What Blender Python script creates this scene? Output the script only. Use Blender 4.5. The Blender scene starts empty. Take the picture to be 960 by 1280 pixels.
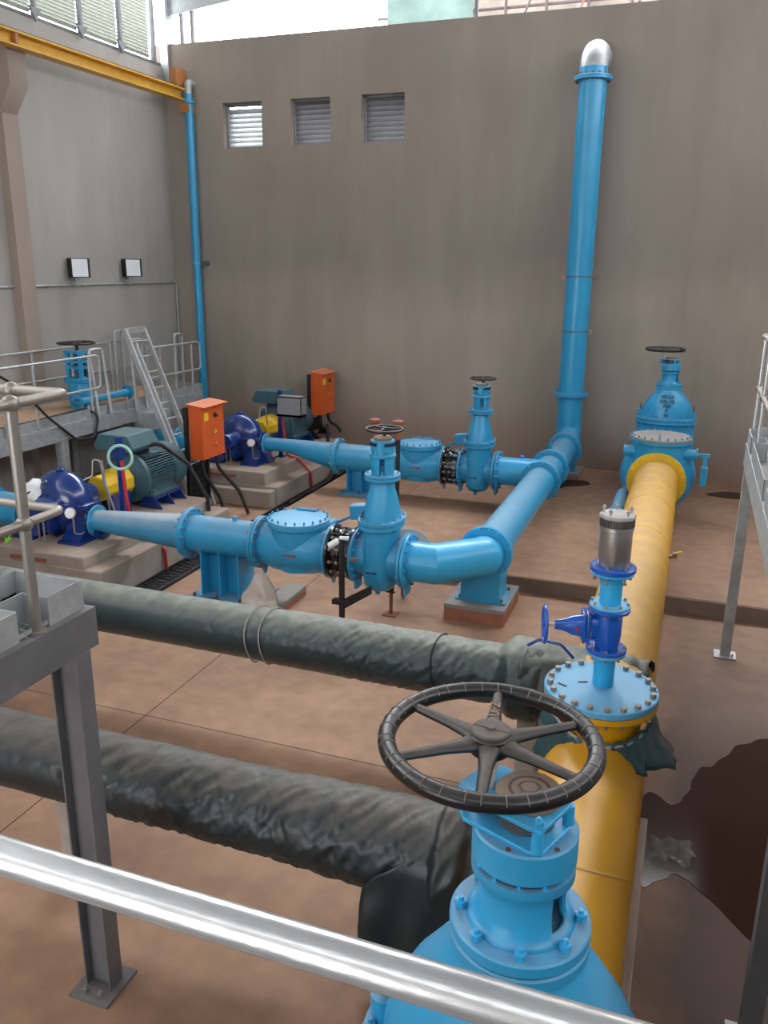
import bpy, bmesh, math, random
from math import sin, cos, pi, radians, sqrt, atan2
from mathutils import Vector, Matrix, Quaternion, noise
random.seed(7)
S = bpy.context.scene
COL = S.collection
V = Vector
X, Y, Z = V((1, 0, 0)), V((0, 1, 0)), V((0, 0, 1))
WL = {}          # world offset of every object

# ------------------------------------------------------------------ materials
def nodes(name):
    m = bpy.data.materials.new(name); m.use_nodes = True
    nt = m.node_tree; b = nt.nodes['Principled BSDF']
    return m, nt, b
def N(nt, t, **kw):
    n = nt.nodes.new(t)
    for k, v in kw.items(): setattr(n, k, v)
    return n
def mat(name, col, rough=.45, metal=0., var=.12, scale=6., dust=0., dustcol=(.30, .22, .16), bump=0., bscale=60., spec=.5, coat=0., stretch=None, dlo=.25):
    m, nt, b = nodes(name); L = nt.links.new
    tc = N(nt, 'ShaderNodeTexCoord'); src = tc.outputs['Object']
    if stretch:
        mp = N(nt, 'ShaderNodeMapping'); mp.inputs['Scale'].default_value = stretch; L(src, mp.inputs[0]); src = mp.outputs[0]
    ns = N(nt, 'ShaderNodeTexNoise'); ns.inputs['Scale'].default_value = scale; ns.inputs['Detail'].default_value = 6; ns.inputs['Roughness'].default_value = .6
    L(src, ns.inputs['Vector'])
    mx = N(nt, 'ShaderNodeMix', data_type='RGBA')
    mx.inputs[6].default_value = (*[c * (1 - var) for c in col], 1); mx.inputs[7].default_value = (*[min(1, c * (1 + var)) for c in col], 1)
    rp = N(nt, 'ShaderNodeMapRange'); rp.inputs[1].default_value = .3; rp.inputs[2].default_value = .7
    L(ns.outputs['Fac'], rp.inputs[0]); L(rp.outputs[0], mx.inputs[0]); out = mx.outputs[2]
    b.inputs['Roughness'].default_value = rough
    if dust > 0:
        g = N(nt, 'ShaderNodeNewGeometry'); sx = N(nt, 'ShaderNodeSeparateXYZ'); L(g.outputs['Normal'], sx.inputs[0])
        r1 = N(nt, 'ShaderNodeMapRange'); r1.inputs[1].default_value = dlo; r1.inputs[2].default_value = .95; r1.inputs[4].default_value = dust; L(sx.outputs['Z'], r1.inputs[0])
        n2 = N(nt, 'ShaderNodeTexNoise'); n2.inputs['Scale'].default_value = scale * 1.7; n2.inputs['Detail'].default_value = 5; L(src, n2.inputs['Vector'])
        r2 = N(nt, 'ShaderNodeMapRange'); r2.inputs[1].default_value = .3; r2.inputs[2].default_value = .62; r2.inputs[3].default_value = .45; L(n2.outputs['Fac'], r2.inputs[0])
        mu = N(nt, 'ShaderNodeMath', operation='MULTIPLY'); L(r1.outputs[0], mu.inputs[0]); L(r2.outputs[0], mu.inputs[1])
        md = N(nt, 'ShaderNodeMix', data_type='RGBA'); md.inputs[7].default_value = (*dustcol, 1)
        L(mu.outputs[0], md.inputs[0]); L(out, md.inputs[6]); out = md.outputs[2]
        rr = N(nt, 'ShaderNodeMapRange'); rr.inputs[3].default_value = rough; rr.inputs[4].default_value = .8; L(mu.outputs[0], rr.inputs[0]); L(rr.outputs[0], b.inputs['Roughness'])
    L(out, b.inputs['Base Color'])
    b.inputs['Metallic'].default_value = metal
    b.inputs['Specular IOR Level'].default_value = spec
    if coat: b.inputs['Coat Weight'].default_value = coat; b.inputs['Coat Roughness'].default_value = .15
    if bump:
        bn = N(nt, 'ShaderNodeTexNoise'); bn.inputs['Scale'].default_value = bscale; bn.inputs['Detail'].default_value = 4; L(src, bn.inputs['Vector'])
        bp = N(nt, 'ShaderNodeBump'); bp.inputs['Strength'].default_value = bump; bp.inputs['Distance'].default_value = .02
        L(bn.outputs['Fac'], bp.inputs['Height']); L(bp.outputs[0], b.inputs['Normal'])
    return m

GD = (.27, .23, .20)
M = dict(
 blue=mat('sky_blue_paint', (.026, .30, .55), .30, var=.08, scale=3, dust=.65, dustcol=(.20, .25, .285), spec=.5, dlo=.45),
 blued=mat('dusty_blue_paint', (.05, .29, .50), .5, var=.1, scale=3, dust=1., dustcol=(.36, .39, .42), dlo=.1),
 bluec=mat('sky_blue_clean_paint', (.028, .36, .66), .28, var=.05, scale=4, dust=.12, dustcol=(.3, .35, .38)),
 bluelite=mat('pale_blue_paint', (.08, .36, .60), .38, var=.06, scale=4, dust=.35, dustcol=(.25, .35, .42)),
 royal=mat('royal_blue_epoxy', (.006, .085, .43), .25, var=.1, scale=8, coat=.4),
 navy=mat('navy_pump_paint', (.004, .030, .18), .22, var=.15, scale=5, coat=.6),
 motor=mat('grey_green_motor_paint', (.040, .105, .13), .4, var=.12, scale=6, dust=.45, dustcol=(.16, .21, .22)),
 guard=mat('guard_yellow_paint', (.72, .46, .015), .35, var=.08),
 yellow=mat('yellow_pipe_paint', (.62, .315, .010), .36, var=.07, scale=2.5, dust=.8, dustcol=(.43, .285, .13), dlo=.2),
 yellowc=mat('clean_yellow_pipe_paint', (.64, .31, .006), .33, var=.06, scale=2.5, dust=.15, dustcol=(.5, .3, .1)),
 crane=mat('crane_beam_yellow', (.62, .34, .04), .45, var=.1, dust=.3, dustcol=(.5, .38, .2)),
 crane_or=mat('crane_bracket_orange', (.42, .17, .05), .5, var=.15),
 orange=mat('orange_enclosure_paint', (.66, .105, .015), .4, var=.05, dust=.75, dustcol=(.58, .28, .17), dlo=.5),
 black=mat('black_wheel_paint', (.010, .0095, .0095), .3, var=.3, scale=14, dust=.6, dustcol=(.10, .08, .068), dlo=.6),
 blacks=mat('black_steel', (.010, .010, .011), .5, var=.2, dust=.15),
 epoxy=mat('black_epoxy_gloss', (.006, .006, .007), .2, var=.2, coat=.5),
 rubber=mat('black_cable_sheath', (.012, .012, .012), .55, var=.2),
 red=mat('red_cable_sheath', (.45, .02, .03), .45, var=.1),
 cord=mat('grey_rope', (.32, .29, .27), .8, var=.15),
 galv=mat('galvanised_steel', (.42, .44, .45), .5, .55, var=.18, scale=9, dust=.35, dustcol=(.30, .27, .24)),
 galvdk=mat('dull_grey_beam_steel', (.15, .15, .158), .55, .35, var=.15, scale=4, dust=.3, dustcol=(.28, .22, .18)),
 pole=mat('dusty_zinc_tube', (.30, .27, .24), .42, .6, var=.12, scale=5, dust=.3, dustcol=(.40, .32, .25)),
 chrome=mat('bright_galvanised_rail', (.66, .66, .66), .3, .85, var=.1, scale=5, bump=.05, bscale=25, stretch=(2, 9, 9)),
 steel=mat('brushed_stainless', (.46, .45, .43), .32, .9, var=.08, scale=8, stretch=(20, 20, 1)),
 bolt=mat('dusty_bolt_steel', (.28, .25, .22), .5, .5, var=.2, scale=20, dust=.4),
 boltdk=mat('weathered_nut_steel', (.11, .10, .10), .55, .3, var=.25, scale=20, dust=.35, dustcol=(.22, .19, .17)),
 alu=mat('aluminium_ladder', (.55, .56, .57), .4, .7, var=.1, scale=8),
 rim=mat('black_rim_paint', (.008, .0075, .0075), .28, var=.3, scale=14, dust=.35, dustcol=(.09, .075, .065), dlo=.6),
 spoke=mat('dusty_black_spoke', (.010, .0095, .009), .35, var=.3, scale=14, dust=.85, dustcol=(.11, .09, .078), dlo=.55),
 ridge=mat('worn_ridge', (.16, .13, .11), .6, var=.3, scale=30),
 hub=mat('dusty_hub', (.085, .068, .058), .7, var=.2, scale=25, dust=.4, dustcol=(.15, .12, .10)),
 brown=mat('brown_dust_cap', (.24, .16, .11), .7, var=.15, scale=20, dust=.5, dustcol=(.29, .215, .165)),
 browndk=mat('brown_groove', (.10, .055, .035), .7, var=.2),
 rust=mat('rusty_red_steel', (.25, .075, .04), .8, var=.3, scale=25),
 conc=mat('grey_concrete', (.33, .28, .24), .85, var=.16, scale=3, dust=.45, dustcol=(.36, .22, .15), bump=.15, bscale=40),
 pad=mat('painted_pad_concrete', (.22, .22, .215), .8, var=.15, scale=5, dust=.4, dustcol=(.3, .24, .2)),
 padside=mat('red_brown_grout', (.30, .12, .07), .85, var=.2, scale=6),
 white=mat('white_plastic', (.75, .76, .74), .45, var=.05),
 dial=mat('gauge_dial', (.8, .8, .78), .3, var=.03),
 grey=mat('grey_primer_flange', (.42, .40, .38), .6, var=.12, scale=6, dust=.3), dustgrey=mat('dusty_grey_cover', (.30, .27, .25), .75, var=.15, scale=22),
 boxgrey=mat('grey_tray_steel', (.24, .24, .25), .5, .2, var=.1, dust=.3),
 bag=mat('dirty_white_sack', (.52, .45, .39), .75, var=.15, scale=8, bump=.4, bscale=14),
 ring=mat('pale_green_ring', (.33, .58, .50), .4, var=.05),
 deckdirt=mat('dusty_deck_boards', (.40, .255, .165), .9, var=.15, scale=2),
 stickery=mat('yellow_sticker', (.85, .62, .02), .5, var=.05),
 dark=mat('dark_opening', (.006, .008, .012), .8, var=.1),
 stripe=mat('deep_blue_opening', (.006, .03, .11), .7, var=.2),
 leaf=mat('green_tape', (.25, .62, .04), .5, var=.15),
 lens=mat('lamp_lens', (.72, .75, .78), .25, var=.03),
 net=mat('green_netting', (.11, .165, .15), .8, var=.2, scale=2),
 scaf=mat('scaffold_tube', (.07, .05, .045), .6, var=.2),
 roof=mat('roof_sheet', (.42, .44, .46), .6, var=.06),
 frame=mat('frame_steel', (.20, .20, .22), .5, var=.1),
 tag=mat('white_tag', (.8, .8, .8), .5, var=.03),
 ink=mat('black_ink', (.01, .01, .012), .6, var=.1),
 redink=mat('red_ink', (.35, .02, .03), .6, var=.1),
 slabside=mat('step_concrete', (.20, .145, .115), .85, var=.2, scale=3),
)

def floor_mat():
    m, nt, b = nodes('red_dust_concrete_floor'); L = nt.links.new
    tc = N(nt, 'ShaderNodeTexCoord'); o = tc.outputs['Object']
    n1 = N(nt, 'ShaderNodeTexNoise'); n1.inputs['Scale'].default_value = .55; n1.inputs['Detail'].default_value = 9; n1.inputs['Roughness'].default_value = .62; L(o, n1.inputs['Vector'])
    cr = N(nt, 'ShaderNodeValToRGB'); e = cr.color_ramp.elements
    e[0].position = .30; e[0].color = (.215, .120, .080, 1); e[1].position = .72; e[1].color = (.43, .255, .165, 1)
    x = e.new(.5); x.color = (.33, .190, .120, 1); L(n1.outputs['Fac'], cr.inputs[0])
    n2 = N(nt, 'ShaderNodeTexNoise'); n2.inputs['Scale'].default_value = 5; n2.inputs['Detail'].default_value = 8; L(o, n2.inputs['Vector'])
    r2 = N(nt, 'ShaderNodeMapRange'); r2.inputs[1].default_value = .35; r2.inputs[2].default_value = .7; r2.inputs[3].default_value = .86; r2.inputs[4].default_value = 1.1; L(n2.outputs['Fac'], r2.inputs[0])
    sx = N(nt, 'ShaderNodeSeparateXYZ'); L(o, sx.inputs[0])
    # saw-cut joints
    fac = None
    for ax, val in (('Y', 5.74), ('X', -4.39), ('Y', 1.6)):
        d = N(nt, 'ShaderNodeMath', operation='SUBTRACT'); L(sx.outputs[ax], d.inputs[0]); d.inputs[1].default_value = val
        a = N(nt, 'ShaderNodeMath', operation='ABSOLUTE'); L(d.outputs[0], a.inputs[0])
        c = N(nt, 'ShaderNodeMath', operation='LESS_THAN'); L(a.outputs[0], c.inputs[0]); c.inputs[1].default_value = .006
        if fac is None: fac = c.outputs[0]
        else:
            q = N(nt, 'ShaderNodeMath', operation='MAXIMUM'); L(fac, q.inputs[0]); L(c.outputs[0], q.inputs[1]); fac = q.outputs[0]
    mm = N(nt, 'ShaderNodeMix', data_type='RGBA', blend_type='MULTIPLY'); mm.inputs[0].default_value = 1; L(cr.outputs[0], mm.inputs[6]); L(r2.outputs[0], mm.inputs[7])
    mj = N(nt, 'ShaderNodeMix', data_type='RGBA'); mj.inputs[7].default_value = (.06, .035, .025, 1); L(fac, mj.inputs[0]); L(mm.outputs[2], mj.inputs[6])
    # damp soil right of the yellow pipe, plus painted shade across the right side
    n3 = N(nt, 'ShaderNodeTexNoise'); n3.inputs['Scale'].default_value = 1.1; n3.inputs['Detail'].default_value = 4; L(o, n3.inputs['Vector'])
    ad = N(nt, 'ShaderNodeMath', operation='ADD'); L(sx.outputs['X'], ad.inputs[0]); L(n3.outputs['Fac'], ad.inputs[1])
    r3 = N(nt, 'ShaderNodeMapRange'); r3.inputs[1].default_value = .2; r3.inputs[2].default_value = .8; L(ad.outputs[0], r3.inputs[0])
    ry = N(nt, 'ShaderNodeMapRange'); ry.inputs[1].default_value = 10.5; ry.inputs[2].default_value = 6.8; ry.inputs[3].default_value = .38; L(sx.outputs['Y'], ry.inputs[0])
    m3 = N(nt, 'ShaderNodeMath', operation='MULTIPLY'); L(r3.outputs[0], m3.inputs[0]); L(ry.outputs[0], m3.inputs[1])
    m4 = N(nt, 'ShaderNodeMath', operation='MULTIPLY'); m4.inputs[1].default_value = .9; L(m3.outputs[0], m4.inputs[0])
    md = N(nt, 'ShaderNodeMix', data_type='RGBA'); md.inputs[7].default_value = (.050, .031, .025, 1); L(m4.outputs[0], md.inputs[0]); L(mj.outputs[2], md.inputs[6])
    L(md.outputs[2], b.inputs['Base Color']); b.inputs['Roughness'].default_value = .72; b.inputs['Specular IOR Level'].default_value = .35
    bp = N(nt, 'ShaderNodeBump'); bp.inputs['Strength'].default_value = .12; bp.inputs['Distance'].default_value = .01; L(n2.outputs['Fac'], bp.inputs['Height']); L(bp.outputs[0], b.inputs['Normal'])
    return m
def wall_mat(name, c0, c1, base=False):
    m, nt, b = nodes(name); L = nt.links.new
    tc = N(nt, 'ShaderNodeTexCoord'); o = tc.outputs['Object']
    mp = N(nt, 'ShaderNodeMapping'); mp.inputs['Scale'].default_value = (1.6, 1.6, .28); L(o, mp.inputs[0])
    n1 = N(nt, 'ShaderNodeTexNoise'); n1.inputs['Scale'].default_value = 1.; n1.inputs['Detail'].default_value = 9; n1.inputs['Roughness'].default_value = .62; L(mp.outputs[0], n1.inputs['Vector'])
    n2 = N(nt, 'ShaderNodeTexNoise'); n2.inputs['Scale'].default_value = .35; n2.inputs['Detail'].default_value = 6; n2.inputs['Distortion'].default_value = .6; L(o, n2.inputs['Vector'])
    ad = N(nt, 'ShaderNodeMath', operation='ADD'); L(n1.outputs['Fac'], ad.inputs[0]); L(n2.outputs['Fac'], ad.inputs[1])
    r = N(nt, 'ShaderNodeMapRange'); r.inputs[1].default_value = .7; r.inputs[2].default_value = 1.3; L(ad.outputs[0], r.inputs[0])
    mx = N(nt, 'ShaderNodeMix', data_type='RGBA'); mx.inputs[6].default_value = (*c0, 1); mx.inputs[7].default_value = (*c1, 1); L(r.outputs[0], mx.inputs[0])
    out = mx.outputs[2]
    if base:
        # second plaster coat with a ragged upper edge, and red dust splashed along the foot of the wall
        sx = N(nt, 'ShaderNodeSeparateXYZ'); L(o, sx.inputs[0])
        for hi, w, amp, col, blend, k in ((3.9, .25, 2.6, (1.16, 1.15, 1.12, 1), 'MULTIPLY', 1.), (1.0, .7, .9, (.27, .165, .12, 1), 'MIX', .65)):
            q = N(nt, 'ShaderNodeMath', operation='MULTIPLY_ADD'); L(n2.outputs['Fac'], q.inputs[0]); q.inputs[1].default_value = amp; L(sx.outputs['Z'], q.inputs[2])
            r_ = N(nt, 'ShaderNodeMapRange'); r_.inputs[1].default_value = hi + w + amp * .5 - .3; r_.inputs[2].default_value = hi - w + amp * .5 - .3; r_.inputs[4].default_value = k; L(q.outputs[0], r_.inputs[0])
            m_ = N(nt, 'ShaderNodeMix', data_type='RGBA', blend_type=blend); m_.inputs[7].default_value = col; L(r_.outputs[0], m_.inputs[0]); L(out, m_.inputs[6]); out = m_.outputs[2]
    L(out, b.inputs['Base Color']); b.inputs['Roughness'].default_value = .85; b.inputs['Specular IOR Level'].default_value = .2
    n3 = N(nt, 'ShaderNodeTexNoise'); n3.inputs['Scale'].default_value = 30; n3.inputs['Detail'].default_value = 5; L(o, n3.inputs['Vector'])
    bp = N(nt, 'ShaderNodeBump'); bp.inputs['Strength'].default_value = .15; bp.inputs['Distance'].default_value = .01; L(n3.outputs['Fac'], bp.inputs['Height']); L(bp.outputs[0], b.inputs['Normal'])
    return m
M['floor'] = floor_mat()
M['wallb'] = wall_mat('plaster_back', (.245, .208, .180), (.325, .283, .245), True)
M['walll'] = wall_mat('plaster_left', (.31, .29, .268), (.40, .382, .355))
M['pil'] = wall_mat('plaster_pilaster_shade', (.27, .22, .185), (.33, .275, .24))  # browner than the left wall: front-face shade painted into the plaster colour
def wrap_mat():
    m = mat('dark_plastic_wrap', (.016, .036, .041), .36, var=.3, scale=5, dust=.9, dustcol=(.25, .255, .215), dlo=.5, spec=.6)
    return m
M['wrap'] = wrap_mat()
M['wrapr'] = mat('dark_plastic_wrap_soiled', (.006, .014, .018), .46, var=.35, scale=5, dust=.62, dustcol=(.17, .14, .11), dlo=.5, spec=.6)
def sheet_mat():
    m, nt, b = nodes('loose_teal_plastic'); b.inputs['Base Color'].default_value = (.030, .078, .088, 1); b.inputs['Roughness'].default_value = .22
    b.inputs['Transmission Weight'].default_value = .15
    return m
M['sheet'] = sheet_mat()
def water_mat():
    m, nt, b = nodes('muddy_water'); b.inputs['Base Color'].default_value = (.035, .016, .012, 1); b.inputs['Roughness'].default_value = .12; b.inputs['Specular IOR Level'].default_value = .1
    return m
M['water'] = water_mat()
def clear_mat():
    m, nt, b = nodes('clear_crumpled_film'); b.inputs['Base Color'].default_value = (.25, .24, .23, 1); b.inputs['Roughness'].default_value = .12; b.inputs['Alpha'].default_value = .35
    return m
M['clear'] = clear_mat()
def slat_mat():
    m, nt, b = nodes('translucent_louvre'); L = nt.links.new
    out = nt.nodes['Material Output']
    d = N(nt, 'ShaderNodeBsdfDiffuse'); d.inputs[0].default_value = (.60, .63, .58, 1)
    t = N(nt, 'ShaderNodeBsdfTranslucent'); t.inputs[0].default_value = (.20, .215, .195, 1)
    x = N(nt, 'ShaderNodeMixShader'); x.inputs[0].default_value = .3
    L(d.outputs[0], x.inputs[1]); L(t.outputs[0], x.inputs[2]); L(x.outputs[0], out.inputs['Surface'])
    return m
M['slat'] = slat_mat()
def mesh_mat():   # expanded-metal cable tray: pattern stays in the material's bump
    m = mat('perforated_black_tray', (.016, .016, .017), .5, var=.2)
    return m
M['tray'] = mesh_mat()

# ------------------------------------------------------------------ mesh builder
def frame(ax):
    ax = V(ax).normalized()
    u = V((0, 0, 1)).cross(ax)
    if u.length < 1e-4: u = V((1, 0, 0))
    u.normalize(); return u, ax.cross(u), ax
class B:
    def __init__(s): s.bm = bmesh.new()
    def box(s, c, size, rz=0., R=None):
        h = [q / 2 for q in size]; c = V(c); R = R or Matrix.Rotation(rz, 3, 'Z')
        v = [s.bm.verts.new(c + R @ V((x * h[0], y * h[1], z * h[2]))) for x in (-1, 1) for y in (-1, 1) for z in (-1, 1)]
        for f in ((0, 1, 3, 2), (4, 6, 7, 5), (0, 4, 5, 1), (2, 3, 7, 6), (0, 2, 6, 4), (1, 5, 7, 3)): s.bm.faces.new([v[i] for i in f])
        return s
    def bb(s, a, b): return s.box([(p + q) / 2 for p, q in zip(a, b)], [abs(q - p) for p, q in zip(a, b)])
    def bar(s, p, q, w, h, up=Z):
        p, q = V(p), V(q); d = (q - p); L = d.length; d.normalize(); sd = d.cross(V(up)).normalized(); u = sd.cross(d)
        return s.box((p + q) / 2, (L, w, h), R=Matrix((d, sd, u)).transposed())
    def loft(s, rings, cap=True, closed=False):
        R = [[s.bm.verts.new(p) for p in r] for r in rings]; n = len(R[0])
        for a, b in list(zip(R, R[1:])) + ([(R[-1], R[0])] if closed else []):
            for i in range(n):
                j = (i + 1) % n
                try: s.bm.faces.new((a[i], a[j], b[j], b[i]))
                except ValueError: pass
        if cap and not closed:
            s.bm.faces.new(R[0][::-1]); s.bm.faces.new(R[-1])
        return s
    def lathe(s, prof, o, ax=Z, n=32, cap=True, closed=False, ph=0., sc=(1, 1)):
        u, v, w = frame(ax); o = V(o)
        return s.loft([[o + w * h + (u * cos(a) * sc[0] + v * sin(a) * sc[1]) * r for a in [ph + 2 * pi * i / n for i in range(n)]] for r, h in prof], cap, closed)
    def cyl(s, p, q, r, r2=None, n=24):
        p, q = V(p), V(q); return s.lathe([(r, 0), (r if r2 is None else r2, (q - p).length)], p, q - p, n)
    def ring(s, o, ax, ro, ri, t, n=40):          # annular disc of thickness t from o along ax
        b = min(.006, t * .25)
        return s.lathe([(ri, 0), (ro - b, 0), (ro, b), (ro, t - b), (ro - b, t), (ri, t)], o, ax, n, closed=True)
    def disc(s, o, ax, r, t, n=32, b=.006):
        b = min(b, t * .3); return s.lathe([(r - b, 0), (r, b), (r, t - b), (r - b, t)], o, ax, n)
    def tube(s, pts, r, n=10, closed=False, rf=None):
        pts = [V(p) for p in pts]; m = len(pts); rings = []; u = None
        for i, p in enumerate(pts):
            if closed: t = (pts[(i + 1) % m] - pts[i - 1]).normalized()
            else: t = (pts[min(i + 1, m - 1)] - pts[max(i - 1, 0)]).normalized()
            if u is None: u = frame(t)[0]
            u = (u - t * u.dot(t)).normalized(); v = t.cross(u); rr = rf(i) if rf else r
            rings.append([p + (u * cos(a) + v * sin(a)) * rr for a in [2 * pi * k / n for k in range(n)]])
        return s.loft(rings, True, closed)
    def torus(s, c, ax, R, r, n=48, m=12, rf=None):
        u, v, w = frame(ax); c = V(c)
        rings = []
        for i in range(n):
            a = 2 * pi * i / n; d = u * cos(a) + v * sin(a); rr = rf(i) if rf else r
            rings.append([c + d * (R + rr * cos(b)) + w * rr * sin(b) for b in [2 * pi * k / m for k in range(m)]])
        return s.loft(rings, False, True)
    def prism(s, poly, o, u, v, t):                # polygon (in u,v) thick t along u x v
        o, u, v = V(o), V(u), V(v); w = u.cross(v).normalized()
        a = [o + u * p[0] + v * p[1] for p in poly]
        return s.loft([a, [p + w * t for p in a]])
    def oval(s, secs, o, n=40, p=2.):              # stack of (z, rx, ry) super-ellipses
        o = V(o); rings = []
        for z, rx, ry in secs:
            r = []
            for i in range(n):
                a = 2 * pi * i / n; c, q = cos(a), sin(a)
                r.append(o + V((rx * math.copysign(abs(c) ** (2 / p), c), ry * math.copysign(abs(q) ** (2 / p), q), z)))
            rings.append(r)
        return s.loft(rings)
    def sphere(s, c, r, n=16):
        k = n // 2; return s.lathe([(max(1e-4, r * sin(pi * i / k)), -r * cos(pi * i / k)) for i in range(k + 1)], c, Z, n, cap=False)
    def build(s, name, m, parent=None, label=None, bev=0., smooth=38, loc=None, kind=None, weld=False):
        bm = s.bm
        off = V(loc) if loc is not None else (WL[parent.name] if parent else V((0, 0, 0)))
        bmesh.ops.translate(bm, verts=bm.verts, vec=-off)
        if weld: bmesh.ops.remove_doubles(bm, verts=bm.verts, dist=1e-5)
        bmesh.ops.recalc_face_normals(bm, faces=bm.faces)
        me = bpy.data.meshes.new(name); bm.to_mesh(me); bm.free()
        for p in me.polygons: p.use_smooth = True
        me.set_sharp_from_angle(angle=radians(smooth))
        me.materials.append(M[m] if isinstance(m, str) else m)
        o = bpy.data.objects.new(name, me); COL.objects.link(o)
        if parent: o.parent = parent; WL[o.name] = off
        else: o.location = off; WL[o.name] = off
        if label: o['label'] = label
        if kind: o['kind'] = kind
        if bev:
            md = o.modifiers.new('bevel', 'BEVEL'); md.width = bev; md.segments = 2; md.limit_method = 'ANGLE'; md.angle_limit = radians(40)
        return o
def thing(name, label, cat, loc=(0, 0, 0), group=None):
    o = bpy.data.objects.new(name, None); COL.objects.link(o); o.location = loc; o.empty_display_size = .1
    o['label'] = label; o['category'] = cat
    if group: o['group'] = group
    WL[o.name] = V(loc); return o
def tag(o, label, cat, group=None):
    o['label'] = label; o['category'] = cat
    if group: o['group'] = group
    return o
def struct(o): o['kind'] = 'structure'; return o
def copy_tree(o, delta=None, parent=None, label=None, group=None):
    c = o.copy(); COL.objects.link(c)
    if parent: c.parent = parent; WL[c.name] = WL[o.name]
    else:
        c.location = o.location + V(delta); WL[c.name] = WL[o.name] + V(delta)
    if label: c['label'] = label
    if group: c['group'] = group
    for ch in [q for q in bpy.data.objects if q.parent == o]: copy_tree(ch, parent=c)
    return c
BM = {}
def bolt_mesh(r, grip, m):
    k = (r, grip, m)
    if k not in BM:
        b = B(); h = r * 1.1
        b.lathe([(r * .9, -grip / 2 - h), (r, -grip / 2 - h * .8), (r, -grip / 2), (r * .55, -grip / 2 + .001), (r * .55, grip / 2 - .001), (r, grip / 2), (r, grip / 2 + h), (r * .5, grip / 2 + h + .001), (r * .5, grip / 2 + h * 1.7)], (0, 0, 0), Z, 6)
        bm = b.bm; bmesh.ops.recalc_face_normals(bm, faces=bm.faces)
        me = bpy.data.meshes.new('bolt'); bm.to_mesh(me); bm.free(); me.materials.append(M[m]); BM[k] = me
    return BM[k]
def bolts(parent, c, ax, R, n, r, grip, m='bolt', ph=0., name='bolt', sc=(1, 1), only=None, off=0.):
    u, v, w = frame(ax); me = bolt_mesh(r, grip, m); q = Z.rotation_difference(w)
    for i in range(n):
        if only and not only(i): continue
        a = ph + 2 * pi * i / n
        o = bpy.data.objects.new(name, me); COL.objects.link(o); o.parent = parent; o.rotation_mode = 'QUATERNION'; o.rotation_quaternion = q
        p = V(c) + w * off + (u * cos(a) * sc[0] + v * sin(a) * sc[1]) * R
        o.location = p - WL[parent.name]; WL[o.name] = WL[parent.name]
def flange(root, c, ax, r_pipe, ro, t=.035, m='blue', nb=16, grip=None, bm_='bolt', br=.018, name='flange', bolted=True, ph=.1, Rb=None):
    """flange disc whose mating face is at c, body extending against ax"""
    f = B().ring(V(c) - V(ax).normalized() * t, ax, ro, r_pipe * .96, t).build(name, m, root)
    if bolted: bolts(f, c, ax, Rb or (r_pipe + .012 + ro) / 2 + .008, nb, br, grip or 2 * t + .006, bm_, ph)
    return f
def fillet(pts, r, k=6):
    pts = [V(p) for p in pts]; out = [pts[0]]
    for a, b, c in zip(pts, pts[1:], pts[2:]):
        d1 = (a - b).normalized(); d2 = (c - b).normalized(); ang = d1.angle(d2); t = min(r / math.tan(ang / 2), (a - b).length * .49, (c - b).length * .49)
        p, q = b + d1 * t, b + d2 * t
        for i in range(k + 1):
            s = i / k; out.append(p.lerp(b, s).lerp(b.lerp(q, s), s))
    out.append(pts[-1]); return out
def sag(p, q, k, n=14, up=0):
    p, q = V(p), V(q); return [p.lerp(q, i / n) + V((0, 0, -k * 4 * (i / n) * (1 - i / n))) for i in range(n + 1)]
def text(parent, s, m, o, u, v, size, depth=.002, name='lettering', align='CENTER', sx=1.):
    cu = bpy.data.curves.new('t', 'FONT'); cu.body = s; cu.size = size; cu.extrude = depth; cu.align_x = align; cu.align_y = 'CENTER'
    ob = bpy.data.objects.new('t', cu); COL.objects.link(ob)
    dg = bpy.context.evaluated_depsgraph_get(); dg.update()
    me = bpy.data.meshes.new_from_object(ob.evaluated_get(dg)); bpy.data.objects.remove(ob)
    u, v = V(u).normalized(), V(v).normalized(); w = u.cross(v)
    R = Matrix((u * sx, v, w)).transposed().to_4x4(); me.transform(Matrix.Translation(V(o) - WL[parent.name]) @ R)
    me.materials.clear(); me.materials.append(M[m])
    t = bpy.data.objects.new(name, me); COL.objects.link(t); t.parent = parent; WL[t.name] = WL[parent.name]
    return t

# ------------------------------------------------------------------ camera
H = 4.0; FPX = 1050.
yaw, pitch, roll = radians(19.85), radians(16.4), radians(.5)
F = V((-sin(yaw), cos(yaw), 0)); Rr = V((cos(yaw), sin(yaw), 0))
F2 = F * cos(pitch) - Z * sin(pitch); U2 = Z * cos(pitch) + F * sin(pitch)
R3 = Rr * cos(roll) + U2 * sin(roll); U3 = U2 * cos(roll) - Rr * sin(roll)
cam = bpy.data.objects.new('camera', bpy.data.cameras.new('camera')); COL.objects.link(cam)
mw = Matrix((R3, U3, -F2)).transposed().to_4x4(); mw.translation = V((0, 0, H)); cam.matrix_world = mw
cam.data.sensor_fit = 'VERTICAL'; cam.data.sensor_height = 32; cam.data.lens = 32 * FPX / 1280; cam.data.clip_start = .05; cam.data.clip_end = 200
S.camera = cam

# ------------------------------------------------------------------ setting
YW, XL, ZF = 16.45, -10.85, .2          # back wall, left wall, height of the raised slab
b = B()
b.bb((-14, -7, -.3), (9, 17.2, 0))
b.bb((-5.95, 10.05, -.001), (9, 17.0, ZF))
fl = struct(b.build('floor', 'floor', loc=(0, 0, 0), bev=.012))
struct(B().bb((-5.95, 10.035, .0), (8.69, 10.052, ZF - .012)).build('trim_50', 'slabside'))
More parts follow.
